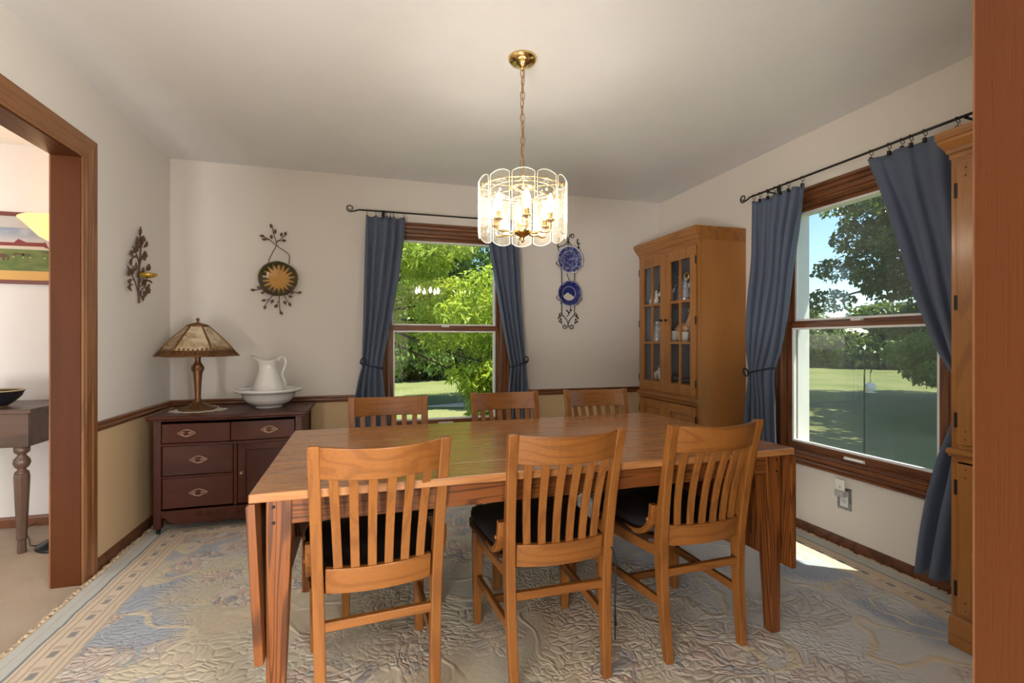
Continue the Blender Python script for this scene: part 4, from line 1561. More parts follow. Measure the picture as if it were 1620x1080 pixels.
# panel local frame: x across, y = radial outward, z up
NPAN = 12
ol = arch_outline(.094, 1.648, 1.866, .016)
for k in range(NPAN):
    a = 2 * PI * k / NPAN + YAW * 0 + R(73.5 + 15 * 0)
    e = bpy.data.objects.new('glass_panel', None)
    mb = MB().prism(ol, 'y', -.0015, .0015)
    me = solid('glass_panel', mb, 'lamp_glass', ch)
    bpy.data.objects.remove(e)
    me.location = (PR * math.cos(a), PR * math.sin(a), zc0)
    me.rotation_euler = (0, 0, a - PI / 2)
    if k == 0:
        eb = MB()  # pale rim tube paints the light that panel edges catch
        eb.tube([(x, 0, z) for x, z in ol], .0017, 5, closed=True)
        rim_src = solid('edge_glint', eb, 'glass_edge', me)
        sb = MB()
        rr = random.Random(3)
        for sx_, sz_, sr in ((.0, 1.80, .010), (-.018, 1.765, .013), (.02, 1.745, .010), (-.01, 1.715, .008), (.015, 1.69, .009), (-.022, 1.68, .006), (.024, 1.79, .006)):
            star(sx_, sz_, sr, -.0015, sb)
        sb.tube([(-.03, -.002, 1.832), (-.018, -.002, 1.842), (-.008, -.002, 1.828), (.004, -.002, 1.840), (.016, -.002, 1.830)], .0013, 4)
        star_src = solid('etched_stars', sb, 'glass_edge', me)
        clip = MB().lathe([(.004, 0), (.005, .003), (.002, .007)], (0, .0015, ZR), 8, axis='y')
        clip_src = solid('panel_clip', clip, 'brass', me)
    else:
        for s_ in (rim_src, star_src, clip_src):
            c_ = s_.copy()
            COL.objects.link(c_)
            c_.parent = me

arm0 = None
for k in range(6):
    a = R(20 + 60 * k)
    if arm0 is None:
        ab = MB().tube(smooth_pts([(.030, 0, 1.660), (.055, 0, 1.650), (.085, 0, 1.655), (.110, 0, 1.650), (.128, 0, 1.655), (.134, 0, 1.675), (.132, 0, 1.692)]), .0042, 8)
        ab.lathe([(.006, 1.690), (.020, 1.698), (.023, 1.704), (.010, 1.706)], (.132, 0, 0), 16)
        arm0 = solid('arm', ab, 'brass', ch)
        arm0.location = (0, 0, zc0)
        solid('candle_sleeve', MB().lathe([(.010, 1.704), (.010, 1.728), (.0115, 1.728), (.0115, 1.734), (.007, 1.736)], (.132, 0, 0), 14), 'brass', arm0)
        solid('bulb', MB().lathe([(.007, 1.735), (.011, 1.742), (.0165, 1.757), (.0175, 1.768), (.014, 1.785), (.008, 1.802), (.003, 1.815), (.0005, 1.818)], (.132, 0, 0), 14), 'bulb', arm0)
        am = arm0
    else:
        am = copy_tree(arm0, ch)
    am.rotation_euler = (0, 0, a)


# ================================================================== curtains and rods
def curtain(label, place, rows, cuffs, npl, amp, flare, tie, inner_side, seed):
    """rows: (z, a_left, a_right) along the wall; place(a, o, z) o = distance towards the room from the rod plane"""
    def edges(z):
        for (za, la, ra), (zb, lb_, rb_) in zip(rows, rows[1:]):
            if zb <= z <= za:
                t_ = (za - z) / (za - zb)
                return la + (lb_ - la) * t_, ra + (rb_ - ra) * t_
        return rows[-1][1:]
    t = thing('curtain', label, 'curtain', (0, 0, 0), 0, 'slate blue curtain panels')
    zt_, zb_ = rows[0][0], rows[-1][0]
    NV, NU = 70, 110
    full = abs(rows[0][2] - rows[0][1])
    ztie = tie[0]
    vs, fs = [], []
    rr = random.Random(seed)
    ph = [rr.uniform(-.5, .5) for _ in range(5)]
    for i in range(NV + 1):
        z = zt_ + (zb_ - zt_) * i / NV
        l, r = edges(z)
        w_ = abs(r - l)
        g_ = math.exp(-((z - ztie) / .10) ** 2)
        for j in range(NU + 1):
            u = j / NU
            uu = u + .015 * math.sin(u * 9 + z * 3 + ph[0]) + .02 * math.sin(z * 2.1 + ph[1]) * math.sin(u * PI)
            s_ = math.sin(2 * PI * npl * uu + ph[2])
            pl_ = (abs(s_) ** .75) * (1 if s_ > 0 else -1)
            am = amp * (.55 + .45 * min(1, (zt_ - z) * 4)) * (1 - .35 * g_)
            am *= (1 + .35 * math.sin(u * 5 + z * 1.7 + ph[3]))
            o = pl_ * am + .012 * math.sin(z * 6 + u * 4 + ph[4]) * min(1, (zt_ - z) * 2)
            o += g_ * .020 * math.sin(u * PI)
            vs.append(place(l + (r - l) * u + .004 * math.sin(4 * PI * npl * uu) * 1, o, z + .003 * math.cos(2 * PI * npl * u)))
    for i in range(NV):
        for j in range(NU):
            k = i * (NU + 1) + j
            fs.append((k, k + 1, k + NU + 2, k + NU + 1))
    mb = MB()
    mb.add(vs, fs, 0, True)
    cl = solid('cloth', mb, 'curtain', t, solidify=.0025)
    # cord tie wrapped round the gathered cloth with a loop at the outer side
    l, r = edges(ztie)
    cm, hw_ = (l + r) / 2, abs(r - l) / 2 + .008
    pts = []
    for i in range(28):
        a = 2 * PI * i / 28
        sl = tie[1]
        pts.append(place(cm + hw_ * math.cos(a), (amp + .020) * math.sin(a), ztie + sl * math.cos(a)))
    tb_ = MB().tube(pts, .0065, 8, closed=True)
    e = tie[2]
    lp_ = []
    for i in range(16):
        a = 2 * PI * i / 16
        lp_.append(place(cm + e * (hw_ - .022) + .020 * math.cos(a), amp + .022 + .006 * math.sin(a), ztie + sl * e + .012 + .026 * math.sin(a)))
    tb_.tube(lp_, .005, 8, closed=True)
    solid('tie_back', tb_, 'rope', t)
    return t, edges


def ring_set(parent, place, positions, ztop, rod_z, rod_r=.006):
    for a in positions:
        mb = MB()
        mb.tube([place(a + .004 * math.sin(t_), .014 * math.cos(t_), rod_z - .007 + .0155 * math.sin(t_)) for t_ in [2 * PI * i / 16 for i in range(16)]], .0016, 5, closed=True)
        mb.tube([place(a, 0, rod_z - .022), place(a, 0, ztop + .008)], .0016, 5)
        p, q = place(a - .006, -.006, ztop - .012), place(a + .006, .008, ztop + .009)
        mb.box(p[0], q[0], p[1], q[1], p[2], q[2])
        solid('ring', mb, 'iron', parent)


def rod(label, place, a0, a1, z, brackets):
    t = thing('curtain_rod', label, 'curtain rod', (0, 0, 0), 0, None)
    solid('pole', MB().tube([place(a0, 0, z), place(a1, 0, z)], .0062, 10), 'iron', t)
    for e, s in ((a0, -1), (a1, 1)):
        pts = []
        for i in range(8):
            pts.append((e + s * .006 * i, z - .010 * math.sin(i / 7 * PI / 2) * 1.3))
        cx0, cz0 = e + s * .060, z + .008
        for i in range(24):
            a = -PI / 2 + i * .33
            r = .026 * (1 - i / 40)
            pts.append((cx0 + s * r * math.cos(a), cz0 + r * math.sin(a)))
        solid('finial', MB().tube([place(x, 0, zz) for x, zz in pts], [.0055] * 8 + [.0052 - .0001 * i for i in range(24)], 8), 'iron', t)
    for a in brackets:
        b_ = MB()
        b_.tube([place(a, 0, z - .010), place(a, -.05, z - .012), place(a, -.088, z - .02)], .005, 8)
        b_.tube([place(a, .012 * math.cos(q), z + .012 * math.sin(q)) for q in [PI + PI * i / 8 for i in range(9)]], .004, 6)
        p, q = place(a - .012, -.0875, z - .06), place(a + .012, -.0955, z + .03)
        b_.box(p[0], q[0], p[1], q[1], p[2], q[2])
        solid('bracket', b_, 'iron', t)
    return t


pl1 = lambda a, o, z: (a, YB - .096 - o, z)
pl2 = lambda a, o, z: (XR - .096 - o, a, z)
rod('black wrought iron curtain rod with scroll end over the back window', pl1, -.080, 1.270, 2.155, (.10, 1.14))
rod('black wrought iron curtain rod with scroll end over the right window', pl2, 1.26, 2.675, 2.145, (2.52, 1.44))

t, e = curtain('blue curtain tied back at the left of the back window', pl1,
               [(2.112, -.026, .262), (1.95, -.030, .250), (1.62, -.038, .205), (1.30, -.045, .150), (1.05, -.056, .103), (.97, -.060, .092), (.90, -.082, .098), (.70, -.118, .118), (.40, -.145, .145), (.06, -.160, .165)],
               None, 4.5, .024, 0, (.985, -.022, -1), 1, 11)
ring_set(t, pl1, [-.02, .045, .095, .125, .150, .175, .25], 2.112, 2.155)
t, e = curtain('blue curtain tied back at the right of the back window', pl1,
               [(2.112, .880, 1.172), (1.95, .925, 1.176), (1.62, .985, 1.190), (1.30, 1.035, 1.215), (1.05, 1.085, 1.232), (.97, 1.105, 1.238), (.90, 1.098, 1.242), (.70, 1.078, 1.262), (.40, 1.05, 1.290), (.06, 1.03, 1.31)],
               None, 4.5, .024, 0, (.985, .022, 1), 1, 12)
ring_set(t, pl1, [.89, .95, .99, 1.03, 1.07, 1.11, 1.165], 2.112, 2.155)
t, e = curtain('pale lit blue curtain between the glazed cabinet and the right window', pl2,
               [(2.102, 2.648, 2.245), (1.77, 2.655, 2.298), (1.495, 2.668, 2.357), (1.10, 2.680, 2.448), (.98, 2.672, 2.478), (.90, 2.676, 2.480), (.766, 2.690, 2.470), (.52, 2.704, 2.465), (.06, 2.73, 2.43)],
               None, 5, .025, 0, (.975, -.024, 1), 1, 13)
ring_set(t, pl2, [2.64, 2.585, 2.52, 2.46, 2.42, 2.36, 2.26], 2.100, 2.145)
t, e = curtain('blue curtain at the right edge, half behind the near cabinet', pl2,
               [(2.104, 1.868, 1.345), (1.868, 1.790, 1.345), (1.607, 1.706, 1.345), (1.33, 1.610, 1.345), (1.12, 1.530, 1.345), (.98, 1.455, 1.345), (.90, 1.460, 1.345), (.78, 1.490, 1.345), (.64, 1.534, 1.345), (.446, 1.572, 1.345), (.10, 1.625, 1.345)],
               None, 4.0, .028, 0, (.965, .02, -1), 1, 14)
ring_set(t, pl2, [1.85, 1.76, 1.70, 1.66, 1.60, 1.47, 1.375], 2.104, 2.145)

# ================================================================== wall decorations
# leaf sconce on the left wall
sc = thing('wall_sconce', 'brown metal leaf branch candle sconce with a gold cup on the left wall', 'sconce', (XL, 3.385, 1.40))
S = lambda y, z, o=.012: (o, y - 3.385, z - 1.40)
st_ = MB()
st_.tube(smooth_pts([S(3.381, 1.397), S(3.376, 1.486), S(3.384, 1.61), S(3.402, 1.731), S(3.398, 1.797), S(3.383, 1.835)]), [.0055 - .0001 * i for i in range(21)], 7)
for pts in ([(3.378, 1.44), (3.330, 1.52), (3.275, 1.565), (3.24, 1.60)], [(3.380, 1.45), (3.43, 1.49), (3.46, 1.50)], [(3.378, 1.50), (3.405, 1.545), (3.45, 1.552)],
            [(3.388, 1.62), (3.35, 1.68), (3.30, 1.72)], [(3.388, 1.62), (3.42, 1.68), (3.44, 1.70)], [(3.352, 1.68), (3.27, 1.635)], [(3.36, 1.665), (3.26, 1.67)],
            [(3.30, 1.50), (3.24, 1.475)], [(3.31, 1.53), (3.24, 1.51)], [(3.41, 1.475), (3.40, 1.44)], [(3.40, 1.72), (3.42, 1.745)]):
    st_.tube(smooth_pts([S(y, z) for y, z in pts], 3), .0030, 6)
solid('branch', st_, 'rust_iron', sc)
lf = MB()
for (y, z), ang, L in (((3.365, 1.80), 80, .075), ((3.39, 1.765), 70, .06), ((3.345, 1.72), 105, .07), ((3.30, 1.68), 100, .06), ((3.42, 1.735), 80, .065), ((3.27, 1.665), 165, .06), ((3.43, 1.695), 20, .055),
                       ((3.41, 1.685), -40, .05), ((3.275, 1.625), 190, .06), ((3.455, 1.60), 70, .07), ((3.385, 1.575), 60, .065), ((3.31, 1.575), 100, .075), ((3.265, 1.545), 90, .08), ((3.235, 1.54), 120, .07),
                       ((3.255, 1.55), 160, .065), ((3.245, 1.505), 180, .055), ((3.25, 1.475), 190, .055), ((3.40, 1.535), -70, .055), ((3.44, 1.49), 50, .06), ((3.45, 1.49), -30, .06), ((3.43, 1.475), -60, .055),
                       ((3.40, 1.445), -70, .05), ((3.345, 1.545), 95, .09), ((3.31, 1.70), 95, .07), ((3.39, 1.74), 100, .07), ((3.35, 1.745), 115, .06)):
    a = R(ang)
    lf.leaf(S(y, z, .014 + .01 * random.random()), (random.uniform(.05, .35), math.cos(a), math.sin(a)), (1, random.uniform(-.3, .3), random.uniform(-.3, .3)), L * .74, .040)
solid('leaves', lf, 'rust_iron', sc)
cu = MB().lathe([(.004, 1.545), (.030, 1.550), (.047, 1.560), (.048, 1.574), (.043, 1.572), (.036, 1.560), (.001, 1.556)], (.062, 3.385 - 3.385 - .02, -1.40), 20)
solid('candle_cup', cu, 'gold_cup', sc)
ar = MB().tube(smooth_pts([S(3.378, 1.49, .012), (.035, .0, .115), (.055, -.015, .142), (.062, -.02, .146)]), .004, 6)
solid('cup_arm', ar, 'rust_iron', sc)
lf = MB()
for (y, z), ang, L in (((3.37, 1.535), 200, .05), ((3.36, 1.54), -20, .06)):
    a = R(ang)
    lf.leaf((.05, y - 3.385, z - 1.40), (.3, math.cos(a), math.sin(a)), (.2, 0, 1), L, .03)
solid('cup_leaf', lf, 'rust_iron', sc)

# leaf plate hanger + stoneware plate on the back wall
HX, HZ = -.645, 1.640
D = lambda x, z, o=.012: (x - HX, -o, z - HZ)
hg = thing('plate_hanger', 'brown metal leafy branch hanger holding the sunburst plate on the back wall', 'plate hanger', (HX, YB, HZ))
sb = MB()
for pts in ([(-.705, 1.74), (-.703, 1.765), (-.680, 1.82), (-.655, 1.88), (-.672, 1.95), (-.680, 1.995)], [(-.572, 1.74), (-.568, 1.80), (-.60, 1.835), (-.64, 1.86), (-.655, 1.89), (-.62, 1.925), (-.595, 1.945)],
            [(-.664, 1.875), (-.70, 1.91), (-.735, 1.932)], [(-.70, 1.91), (-.72, 1.912)], [(-.65, 1.905), (-.61, 1.91)]):
    sb.tube(smooth_pts([D(x, z) for x, z in pts], 4), .0028, 6)
for pts in ([(-.80, 1.533), (-.745, 1.545), (-.70, 1.540), (-.64, 1.533), (-.58, 1.545), (-.55, 1.54), (-.505, 1.522)],):
    sb.tube(smooth_pts([D(x, z, .058) for x, z in pts], 4), .0034, 6)
for pts in ([(-.68, 1.50), (-.71, 1.46), (-.728, 1.43)], [(-.634, 1.50), (-.634, 1.45), (-.628, 1.39)], [(-.60, 1.50), (-.58, 1.465), (-.565, 1.448)], [(-.635, 1.465), (-.65, 1.45)], [(-.70, 1.475), (-.73, 1.47)],
            [(-.64, 1.533), (-.64, 1.51)], [(-.69, 1.54), (-.675, 1.50)], [(-.60, 1.54), (-.60, 1.50)]):
    sb.tube(smooth_pts([D(x, z, .022) for x, z in pts], 3), .0028, 6)
for x in (-.70, -.58):
    sb.tube([D(x, 1.54, .058), D(x, 1.52, .03), D(x, 1.51, .010)], .0028, 6)
solid('branch', sb, 'rust_iron', hg)
lf = MB()
for (x, z), ang, o in (((-.683, 1.995), 110, .012), ((-.666, 1.955), 75, .012), ((-.686, 1.915), 95, .012), ((-.733, 1.932), 175, .012), ((-.718, 1.912), 185, .012), ((-.622, 1.935), 85, .012), ((-.598, 1.943), 75, .012),
                       ((-.620, 1.910), -5, .012), ((-.745, 1.552), 165, .05), ((-.785, 1.535), 175, .05), ((-.722, 1.530), 215, .05), ((-.548, 1.553), 35, .05), ((-.508, 1.523), 15, .05), ((-.560, 1.532), -20, .05),
                       ((-.720, 1.470), 195, .022), ((-.672, 1.475), 245, .022), ((-.726, 1.432), 260, .022), ((-.645, 1.440), 235, .022), ((-.628, 1.392), -60, .022), ((-.603, 1.468), -65, .022), ((-.568, 1.455), -70, .022), ((-.575, 1.500), -5, .022)):
    a = R(ang)
    lf.leaf(D(x, z, o + .002), (math.cos(a), -.15, math.sin(a)), (random.uniform(-.2, .2), -1, random.uniform(-.2, .2)), .034, .021)
solid('leaves', lf, 'rust_iron', hg)
prof = [(.0005, -.006), (.06, -.008), (.10, -.018), (.125, -.034), (.132, -.042), (.136, -.040), (.130, -.030), (.10, -.010), (.06, -.001), (.0005, -.0005)]
rings = []
for r, yy in prof:
    ring = []
    for j in range(60):
        a = 2 * PI * j / 60
        q = 1 + (.018 * math.sin(3 * a + 1) + .015 * math.sin(5 * a) - .035 * math.exp(-((a - R(-5 % 360)) / .15) ** 2)) * min(1, r / .12)
        ring.append((r * q * math.cos(a), yy, r * q * math.sin(a) * .93))
    rings.append(ring)
M['sunplate'] = starplate_mat()
plt_ = tag(solid('stoneware_plate', MB().loft(rings, 0, True, False), 'sunplate', loc=(-.638, YB - .008, 1.625)),
           'ochre and dark olive sunburst stoneware plate hung on the back wall', 'plate')

# scrolled rack with two blue plates
RXc = 1.650
rk = thing('plate_rack', 'black wrought iron scroll rack holding two blue plates right of the window', 'plate rack', (RXc, YB, 1.70))
K = lambda x, z, o=.010: (x - RXc, -o, z - 1.70)
mb = MB()


def scroll(cx, cz, r, a0, turns, sgn, o=.010, n=20):
    return [K(cx + sgn * r * (1 - .72 * i / n) * math.cos(a0 + turns * 2 * PI * i / n), cz + r * (1 - .72 * i / n) * math.sin(a0 + turns * 2 * PI * i / n), o) for i in range(n + 1)]


for s in (-1, 1):
    mb.tube([K(RXc + s * .060, 1.92), K(RXc + s * .060, 1.40)], .0035, 6)
    # bottom hearts
    mb.tube(smooth_pts([K(RXc + s * .060, 1.40), K(RXc + s * .075, 1.385), K(RXc + s * .085, 1.40), K(RXc + s * .070, 1.415), K(RXc + s * .05, 1.395), K(RXc + s * .015, 1.355), K(RXc, 1.315), K(RXc + s * .018, 1.285)], 4), .0035, 6)
    mb.tube(scroll(RXc + s * .032, 1.300, .022, -2.2, 1.0, s), .0035, 6)
    # top scrolls
    mb.tube(smooth_pts([K(RXc, 1.99), K(RXc + s * .004, 2.05), K(RXc + s * .020, 2.095), K(RXc + s * .045, 2.105)], 4), .0035, 6)
    mb.tube(scroll(RXc + s * .036, 2.085, .022, 1.2, -1.0, s), .0035, 6)
    mb.tube(smooth_pts([K(RXc, 2.045), K(RXc + s * .03, 2.005), K(RXc + s * .07, 1.990), K(RXc + s * .09, 1.975)], 4), .0035, 6)
    mb.tube(smooth_pts([K(RXc + s * .060, 1.92), K(RXc + s * .09, 1.96), K(RXc + s * .095, 2.01), K(RXc + s * .085, 2.04)], 4), .003, 6)
    for zc in (1.86, 1.565):
        # hook arms that carry each plate
        mb.tube(smooth_pts([K(RXc + s * .060, zc - .04), K(RXc + s * .075, zc - .075, .03), K(RXc + s * .085, zc - .055, .052), K(RXc + s * .105, zc - .040, .046), K(RXc + s * .118, zc - .020, .030), K(RXc + s * .100, zc - .0, .030), K(RXc + s * .085, zc - .015, .040)], 4), .003, 6)
mb.tube(smooth_pts([K(RXc - .01, 1.83), K(RXc - .012, 1.76), K(RXc + .01, 1.70), K(RXc + .02, 1.66)], 4), .003, 6)
mb.tube(smooth_pts([K(RXc + .02, 1.50), K(RXc + .022, 1.45), K(RXc + .008, 1.41), K(RXc - .01, 1.385)], 4), .003, 6)
mb.tube([K(RXc - .060, 1.90), K(RXc + .060, 1.90)], .003, 6)
mb.tube([K(RXc - .060, 1.60), K(RXc + .060, 1.60)], .003, 6)
solid('scroll_frame', mb, 'iron', rk)
lf = MB()
for s in (-1, 1):
    for x, z, ang in ((.088, 2.04, 95), (.094, 2.01, 60), (.094, 2.02, 130), (.085, 1.985, 20), (.082, 1.40, 250), (.088, 1.385, 280), (.075, 1.37, 240), (.083, 1.355, 265), (.068, 1.345, 255)):
        a = R(ang)
        lf.leaf(K(RXc + s * x, z, .012), (s * math.cos(a), -.1, math.sin(a)), (0, -1, 0), .026, .013)
for x, z, ang in ((.005, 1.41, 110), (-.005, 1.425, 130), (.02, 1.43, 60)):
    a = R(ang)
    lf.leaf(K(RXc + x, z, .012), (math.cos(a), -.1, math.sin(a)), (0, -1, 0), .024, .012)
solid('leaves', lf, 'iron', rk)
M['plateA'] = blueplate_mat('floral')
M['plateB'] = blueplate_mat('scene')


def plate(R0, lobes, k):
    rings = []
    for q, yy in ((.005, -.016), (.55, -.017), (.62, -.021), (.97, -.036), (1.0, -.036), (.99, -.032), (.62, -.016), (.5, -.011), (.005, -.011)):
        ring = []
        for j in range(72):
            a = 2 * PI * j / 72
            r = R0 * q * (1 + (k * abs(math.cos(lobes * a / 2)) - k / 2) * (q > .9))
            ring.append((r * math.cos(a), yy, r * math.sin(a)))
        rings.append(ring)
    return MB().loft(rings, 0, True, False)


tag(solid('blue_plate', plate(.121, 16, .03), 'plateA', loc=(RXc + .008, YB - .004, 1.876)), 'scalloped blue and white floral plate, upper one in the iron rack', 'plate')
tag(solid('blue_plate', plate(.110, 1, 0), 'plateB', loc=(RXc + .004, YB - .004, 1.585)), 'deep blue plate with pale round picture, lower one in the iron rack', 'plate')

# ================================================================== outlet and night light
ol_ = thing('wall_outlet', 'white duplex outlet in a steel plate low on the wall below the right window', 'outlet', (XR, 2.070, .285))
solid('cover_plate', MB().box(-.004, -.0005, -.042, .042, -.062, .062), 'steel', ol_, .002)
solid('socket', MB().box(-.007, -.004, -.024, .024, -.045, .045), 'outlet', ol_, .002)
sk = MB()
for yy in (-.007, .007):
    sk.box(-.0075, -.0069, yy - .0015, yy + .0015, -.020, -.010)
sk.lathe([(.0025, 0), (.0025, -.0006)], (-.0070, 0, -.028), 8, axis='x')
solid('slot', sk, 'hinge', ol_)
nl_ = thing('night_light', 'grey night light with clear square shade plugged into the wall outlet', 'night light', (XR - .0075, 2.070, .31))
solid('housing', MB().box(-.040, 0, -.026, .026, -.010, .022), 'silver_grey', nl_, .004)
sh_ = MB().box(-.030, -.026, -.028, .028, .022, .085)
solid('shade', sh_, 'glass_edge', nl_, .002)
fig = MB().ball((-.024, 0, .045), .009, 10, 6).tube([(-.024, 0, .05), (-.024, -.012, .062)], .003, 6)
fig.tube([(-.024, 0, .05), (-.024, .012, .064)], .003, 6)
solid('ornament', fig, 'silver_grey', nl_)

# ================================================================== side room
YS = YB - .08
pic = thing('framed_picture', 'framed picture of horses grazing before a red barn, seen through the doorway', 'picture', (-2.20, YS - .002, 1.756))
PW, PH = .42, .225
b = MB()
for z0, z1 in ((PH - .024, PH), (-PH, -PH + .024)):
    b.box(-PW, PW, -.018, 0, z0, z1)
for x0, x1 in ((-PW, -PW + .024), (PW - .024, PW)):
    b.box(x0, x1, -.018, 0, -PH + .024, PH - .024)
solid('frame', b, plain('mahogany picture frame', (.14, .035, .022), .3), pic, .003)


def flat(x0, x1, z0, z1, y=-.006):
    return MB().box(x0, x1, y, -.001, z0, z1)


pz = lambda z: z - 1.756
pxx = lambda x: x + 2.20
solid('mat', flat(-PW + .02, PW - .02, pz(1.885), PH - .02, -.004), plain('grey mat', (.48, .45, .42), .9), pic)
bs_ = MB().box(-PW + .02, PW - .02, -.004, -.001, pz(1.54), pz(1.615))
solid('mat', bs_, plain('gold mat', (.60, .36, .12), .8), pic)


def sky_mat():
    b = NB('printed sky')
    v = b.coord()
    nz = b.noise(b.mapping(v, (6, 1, 22)), 1, 3).outputs[0]
    z = b.n('ShaderNodeSeparateXYZ', {0: v}).outputs[2]
    c = b.mix(b.ss(z, .02, .13), (.50, .46, .42), (.22, .27, .36))
    c = b.mix(b.ma('MULTIPLY', b.ss(nz, .5, .65), .5), c, (.55, .52, .48))
    b.bsdf(c, .6)
    return b.end()


def field_mat():
    b = NB('printed field')
    v = b.coord()
    nz = b.noise(b.mapping(v, (10, 1, 26)), 1, 3).outputs[0]
    c = b.mix(b.ss(nz, .35, .65), (.085, .13, .030), (.15, .18, .05))
    b.bsdf(c, .6)
    return b.end()


cvs = MB()
cvs.box(-PW + .02, PW - .02, -.0035, -.001, pz(1.75), pz(1.886))
solid('printed_sky', cvs, sky_mat(), pic)
solid('printed_field', MB().box(-PW + .02, PW - .02, -.0035, -.001, pz(1.614), pz(1.7505)), field_mat(), pic)
bn = MB()
bn.prism([(pxx(-2.30), pz(1.770)), (pxx(-2.30), pz(1.792)), (pxx(-2.148), pz(1.792)), (pxx(-2.125), pz(1.816)), (pxx(-2.085), pz(1.796)), (pxx(-1.985), pz(1.798)), (pxx(-1.965), pz(1.758)), (pxx(-1.975), pz(1.762)), (pxx(-2.0), pz(1.772))],
         'y', -.0045, -.0034)
bn.prism([(pxx(-1.994), pz(1.795)), (pxx(-1.990), pz(1.806)), (pxx(-1.975), pz(1.770)), (pxx(-1.985), pz(1.762))], 'y', -.0047, -.0034)
solid('printed_barn', bn, plain('barn red ink', (.20, .035, .028), .6), pic)
yd_ = MB().prism([(pxx(-2.5), pz(1.762)), (pxx(-2.14), pz(1.774)), (pxx(-1.985), pz(1.770)), (pxx(-1.93), pz(1.752)), (pxx(-2.2), pz(1.758))], 'y', -.0044, -.0034)
solid('printed_yard', yd_, plain('cream ink', (.58, .50, .38), .6), pic)
hs = MB()


def horse2d(cx, cz, s):
    body = [(-.9, .25), (-.55, .45), (.3, .42), (.75, .48), (1.0, .3), (1.25, -.1), (1.15, -.25), (.95, -.05), (.75, .0), (.72, -.55), (.6, -.55), (.52, -.08), (-.35, -.12), (-.42, -.55), (-.55, -.55), (-.6, -.1), (-.78, -.0), (-.8, -.5), (-.92, -.5), (-1.0, .0)]
    hs.prism([(pxx(cx) - p * s, pz(cz) + q * s * .8) for p, q in body], 'y', -.0046, -.0034)


horse2d(-2.122, 1.717, .028)
horse2d(-2.086, 1.717, .018)
horse2d(-2.225, 1.70, .055)
horse2d(-1.985, 1.733, .014)
solid('printed_horses', hs, plain('brown ink', (.10, .055, .03), .6), pic)
hs = MB()
for cx in (-2.15, -2.10, -2.065, -1.99):
    hs.prism([(pxx(cx) + .006 * math.cos(2 * PI * i / 8), pz(1.700) + .003 * math.sin(2 * PI * i / 8)) for i in range(8)], 'y', -.0046, -.0034)
solid('printed_hooves', hs, plain('pale ink', (.60, .48, .30), .6), pic)

tb = thing('side_table', 'dark walnut hall table with turned octagonal legs beyond the doorway', 'table', (-2.30, 3.53, 0))
tx0, tx1, ty0, ty1 = -.50, .52, -.26, .245
solid('table_top', MB().box(tx0, tx1, ty0, ty1, .775, .800), 'walnut_x', tb, .004)
b = MB()
b.box(tx0 + .03, tx1 - .02, ty0 + .02, ty0 + .045, .59, .775)
b.box(tx0 + .03, tx1 - .02, ty1 - .045, ty1 - .02, .59, .775)
b.box(tx0 + .03, tx0 + .055, ty0 + .045, ty1 - .045, .59, .775)
b.box(tx1 - .045, tx1 - .02, ty0 + .045, ty1 - .045, .59, .775)
solid('apron', b, 'walnut_x', tb, .003)
for x in (tx0 + .06, tx1 - .065):
    for y in (ty0 + .052, ty1 - .055):
        b = MB().lathe([(.034, .590), (.034, .560), (.020, .548), (.018, .540), (.034, .520), (.038, .500), (.030, .478), (.018, .466), (.020, .458), (.030, .450), (.031, .44)], (x, y, 0), 18)
        b.lathe([(.016, 0), (.020, .005), (.018, .07), (.024, .085), (.022, .10), (.034, .42), (.031, .445)], (x, y, 0), 8, smooth=False, a0=PI / 8)
        solid('leg', b, 'walnut_z', tb)
bw = MB().lathe([(.055, 0), (.060, .004), (.085, .022), (.115, .055), (.128, .085), (.133, .090), (.128, .094), (.120, .085), (.10, .052), (.07, .022), (.0005, .015)], n=36, cap=False)


def bowlmat():
    b = NB('black and tan glazed bowl')
    v = b.coord()
    xyz = b.n('ShaderNodeSeparateXYZ', {0: v}).outputs
    r = b.ma('SQRT', b.ma('ADD', b.ma('MULTIPLY', xyz[0], xyz[0]), b.ma('MULTIPLY', xyz[1], xyz[1])))
    k = b.ma('MAXIMUM', b.ss(xyz[2], .086, .090), b.ma('LESS_THAN', xyz[2], .005))
    c = b.mix(k, (.010, .011, .014), (.42, .30, .13))
    b.bsdf(c, .15)
    return b.end()


bo = tag(solid('glazed_bowl', bw, bowlmat(), loc=(-2.04, 3.44, .8005)), 'black glazed bowl with tan rim on the dark hall table', 'bowl')

tc = thing('floor_lamp', 'torchiere floor lamp with glowing amber glass bowl, mostly hidden by the jamb', 'floor lamp', (-1.690, 3.40, 0))
solid('base', MB().lathe([(.125, 0), (.128, .006), (.120, .016), (.06, .045), (.025, .075), (.014, .10)], n=32), 'black', tc)
solid('pole', MB().lathe([(.012, .09), (.012, .8), (.018, .82), (.012, .84), (.011, 1.68), (.030, 1.70), (.035, 1.72), (.020, 1.73)], n=16), 'iron', tc)


def amber():
    b = NB('lit amber glass')
    e = b.n('ShaderNodeEmission', {'Color': (1.0, .50, .13), 'Strength': 1.15})
    t_ = b.n('ShaderNodeBsdfPrincipled', {'Base Color': (.7, .42, .15), 'Roughness': .25})
    a = b.n('ShaderNodeAddShader')
    b.t.links.new(e.outputs[0], a.inputs[0])
    b.t.links.new(t_.outputs[0], a.inputs[1])
    return b.end(a)


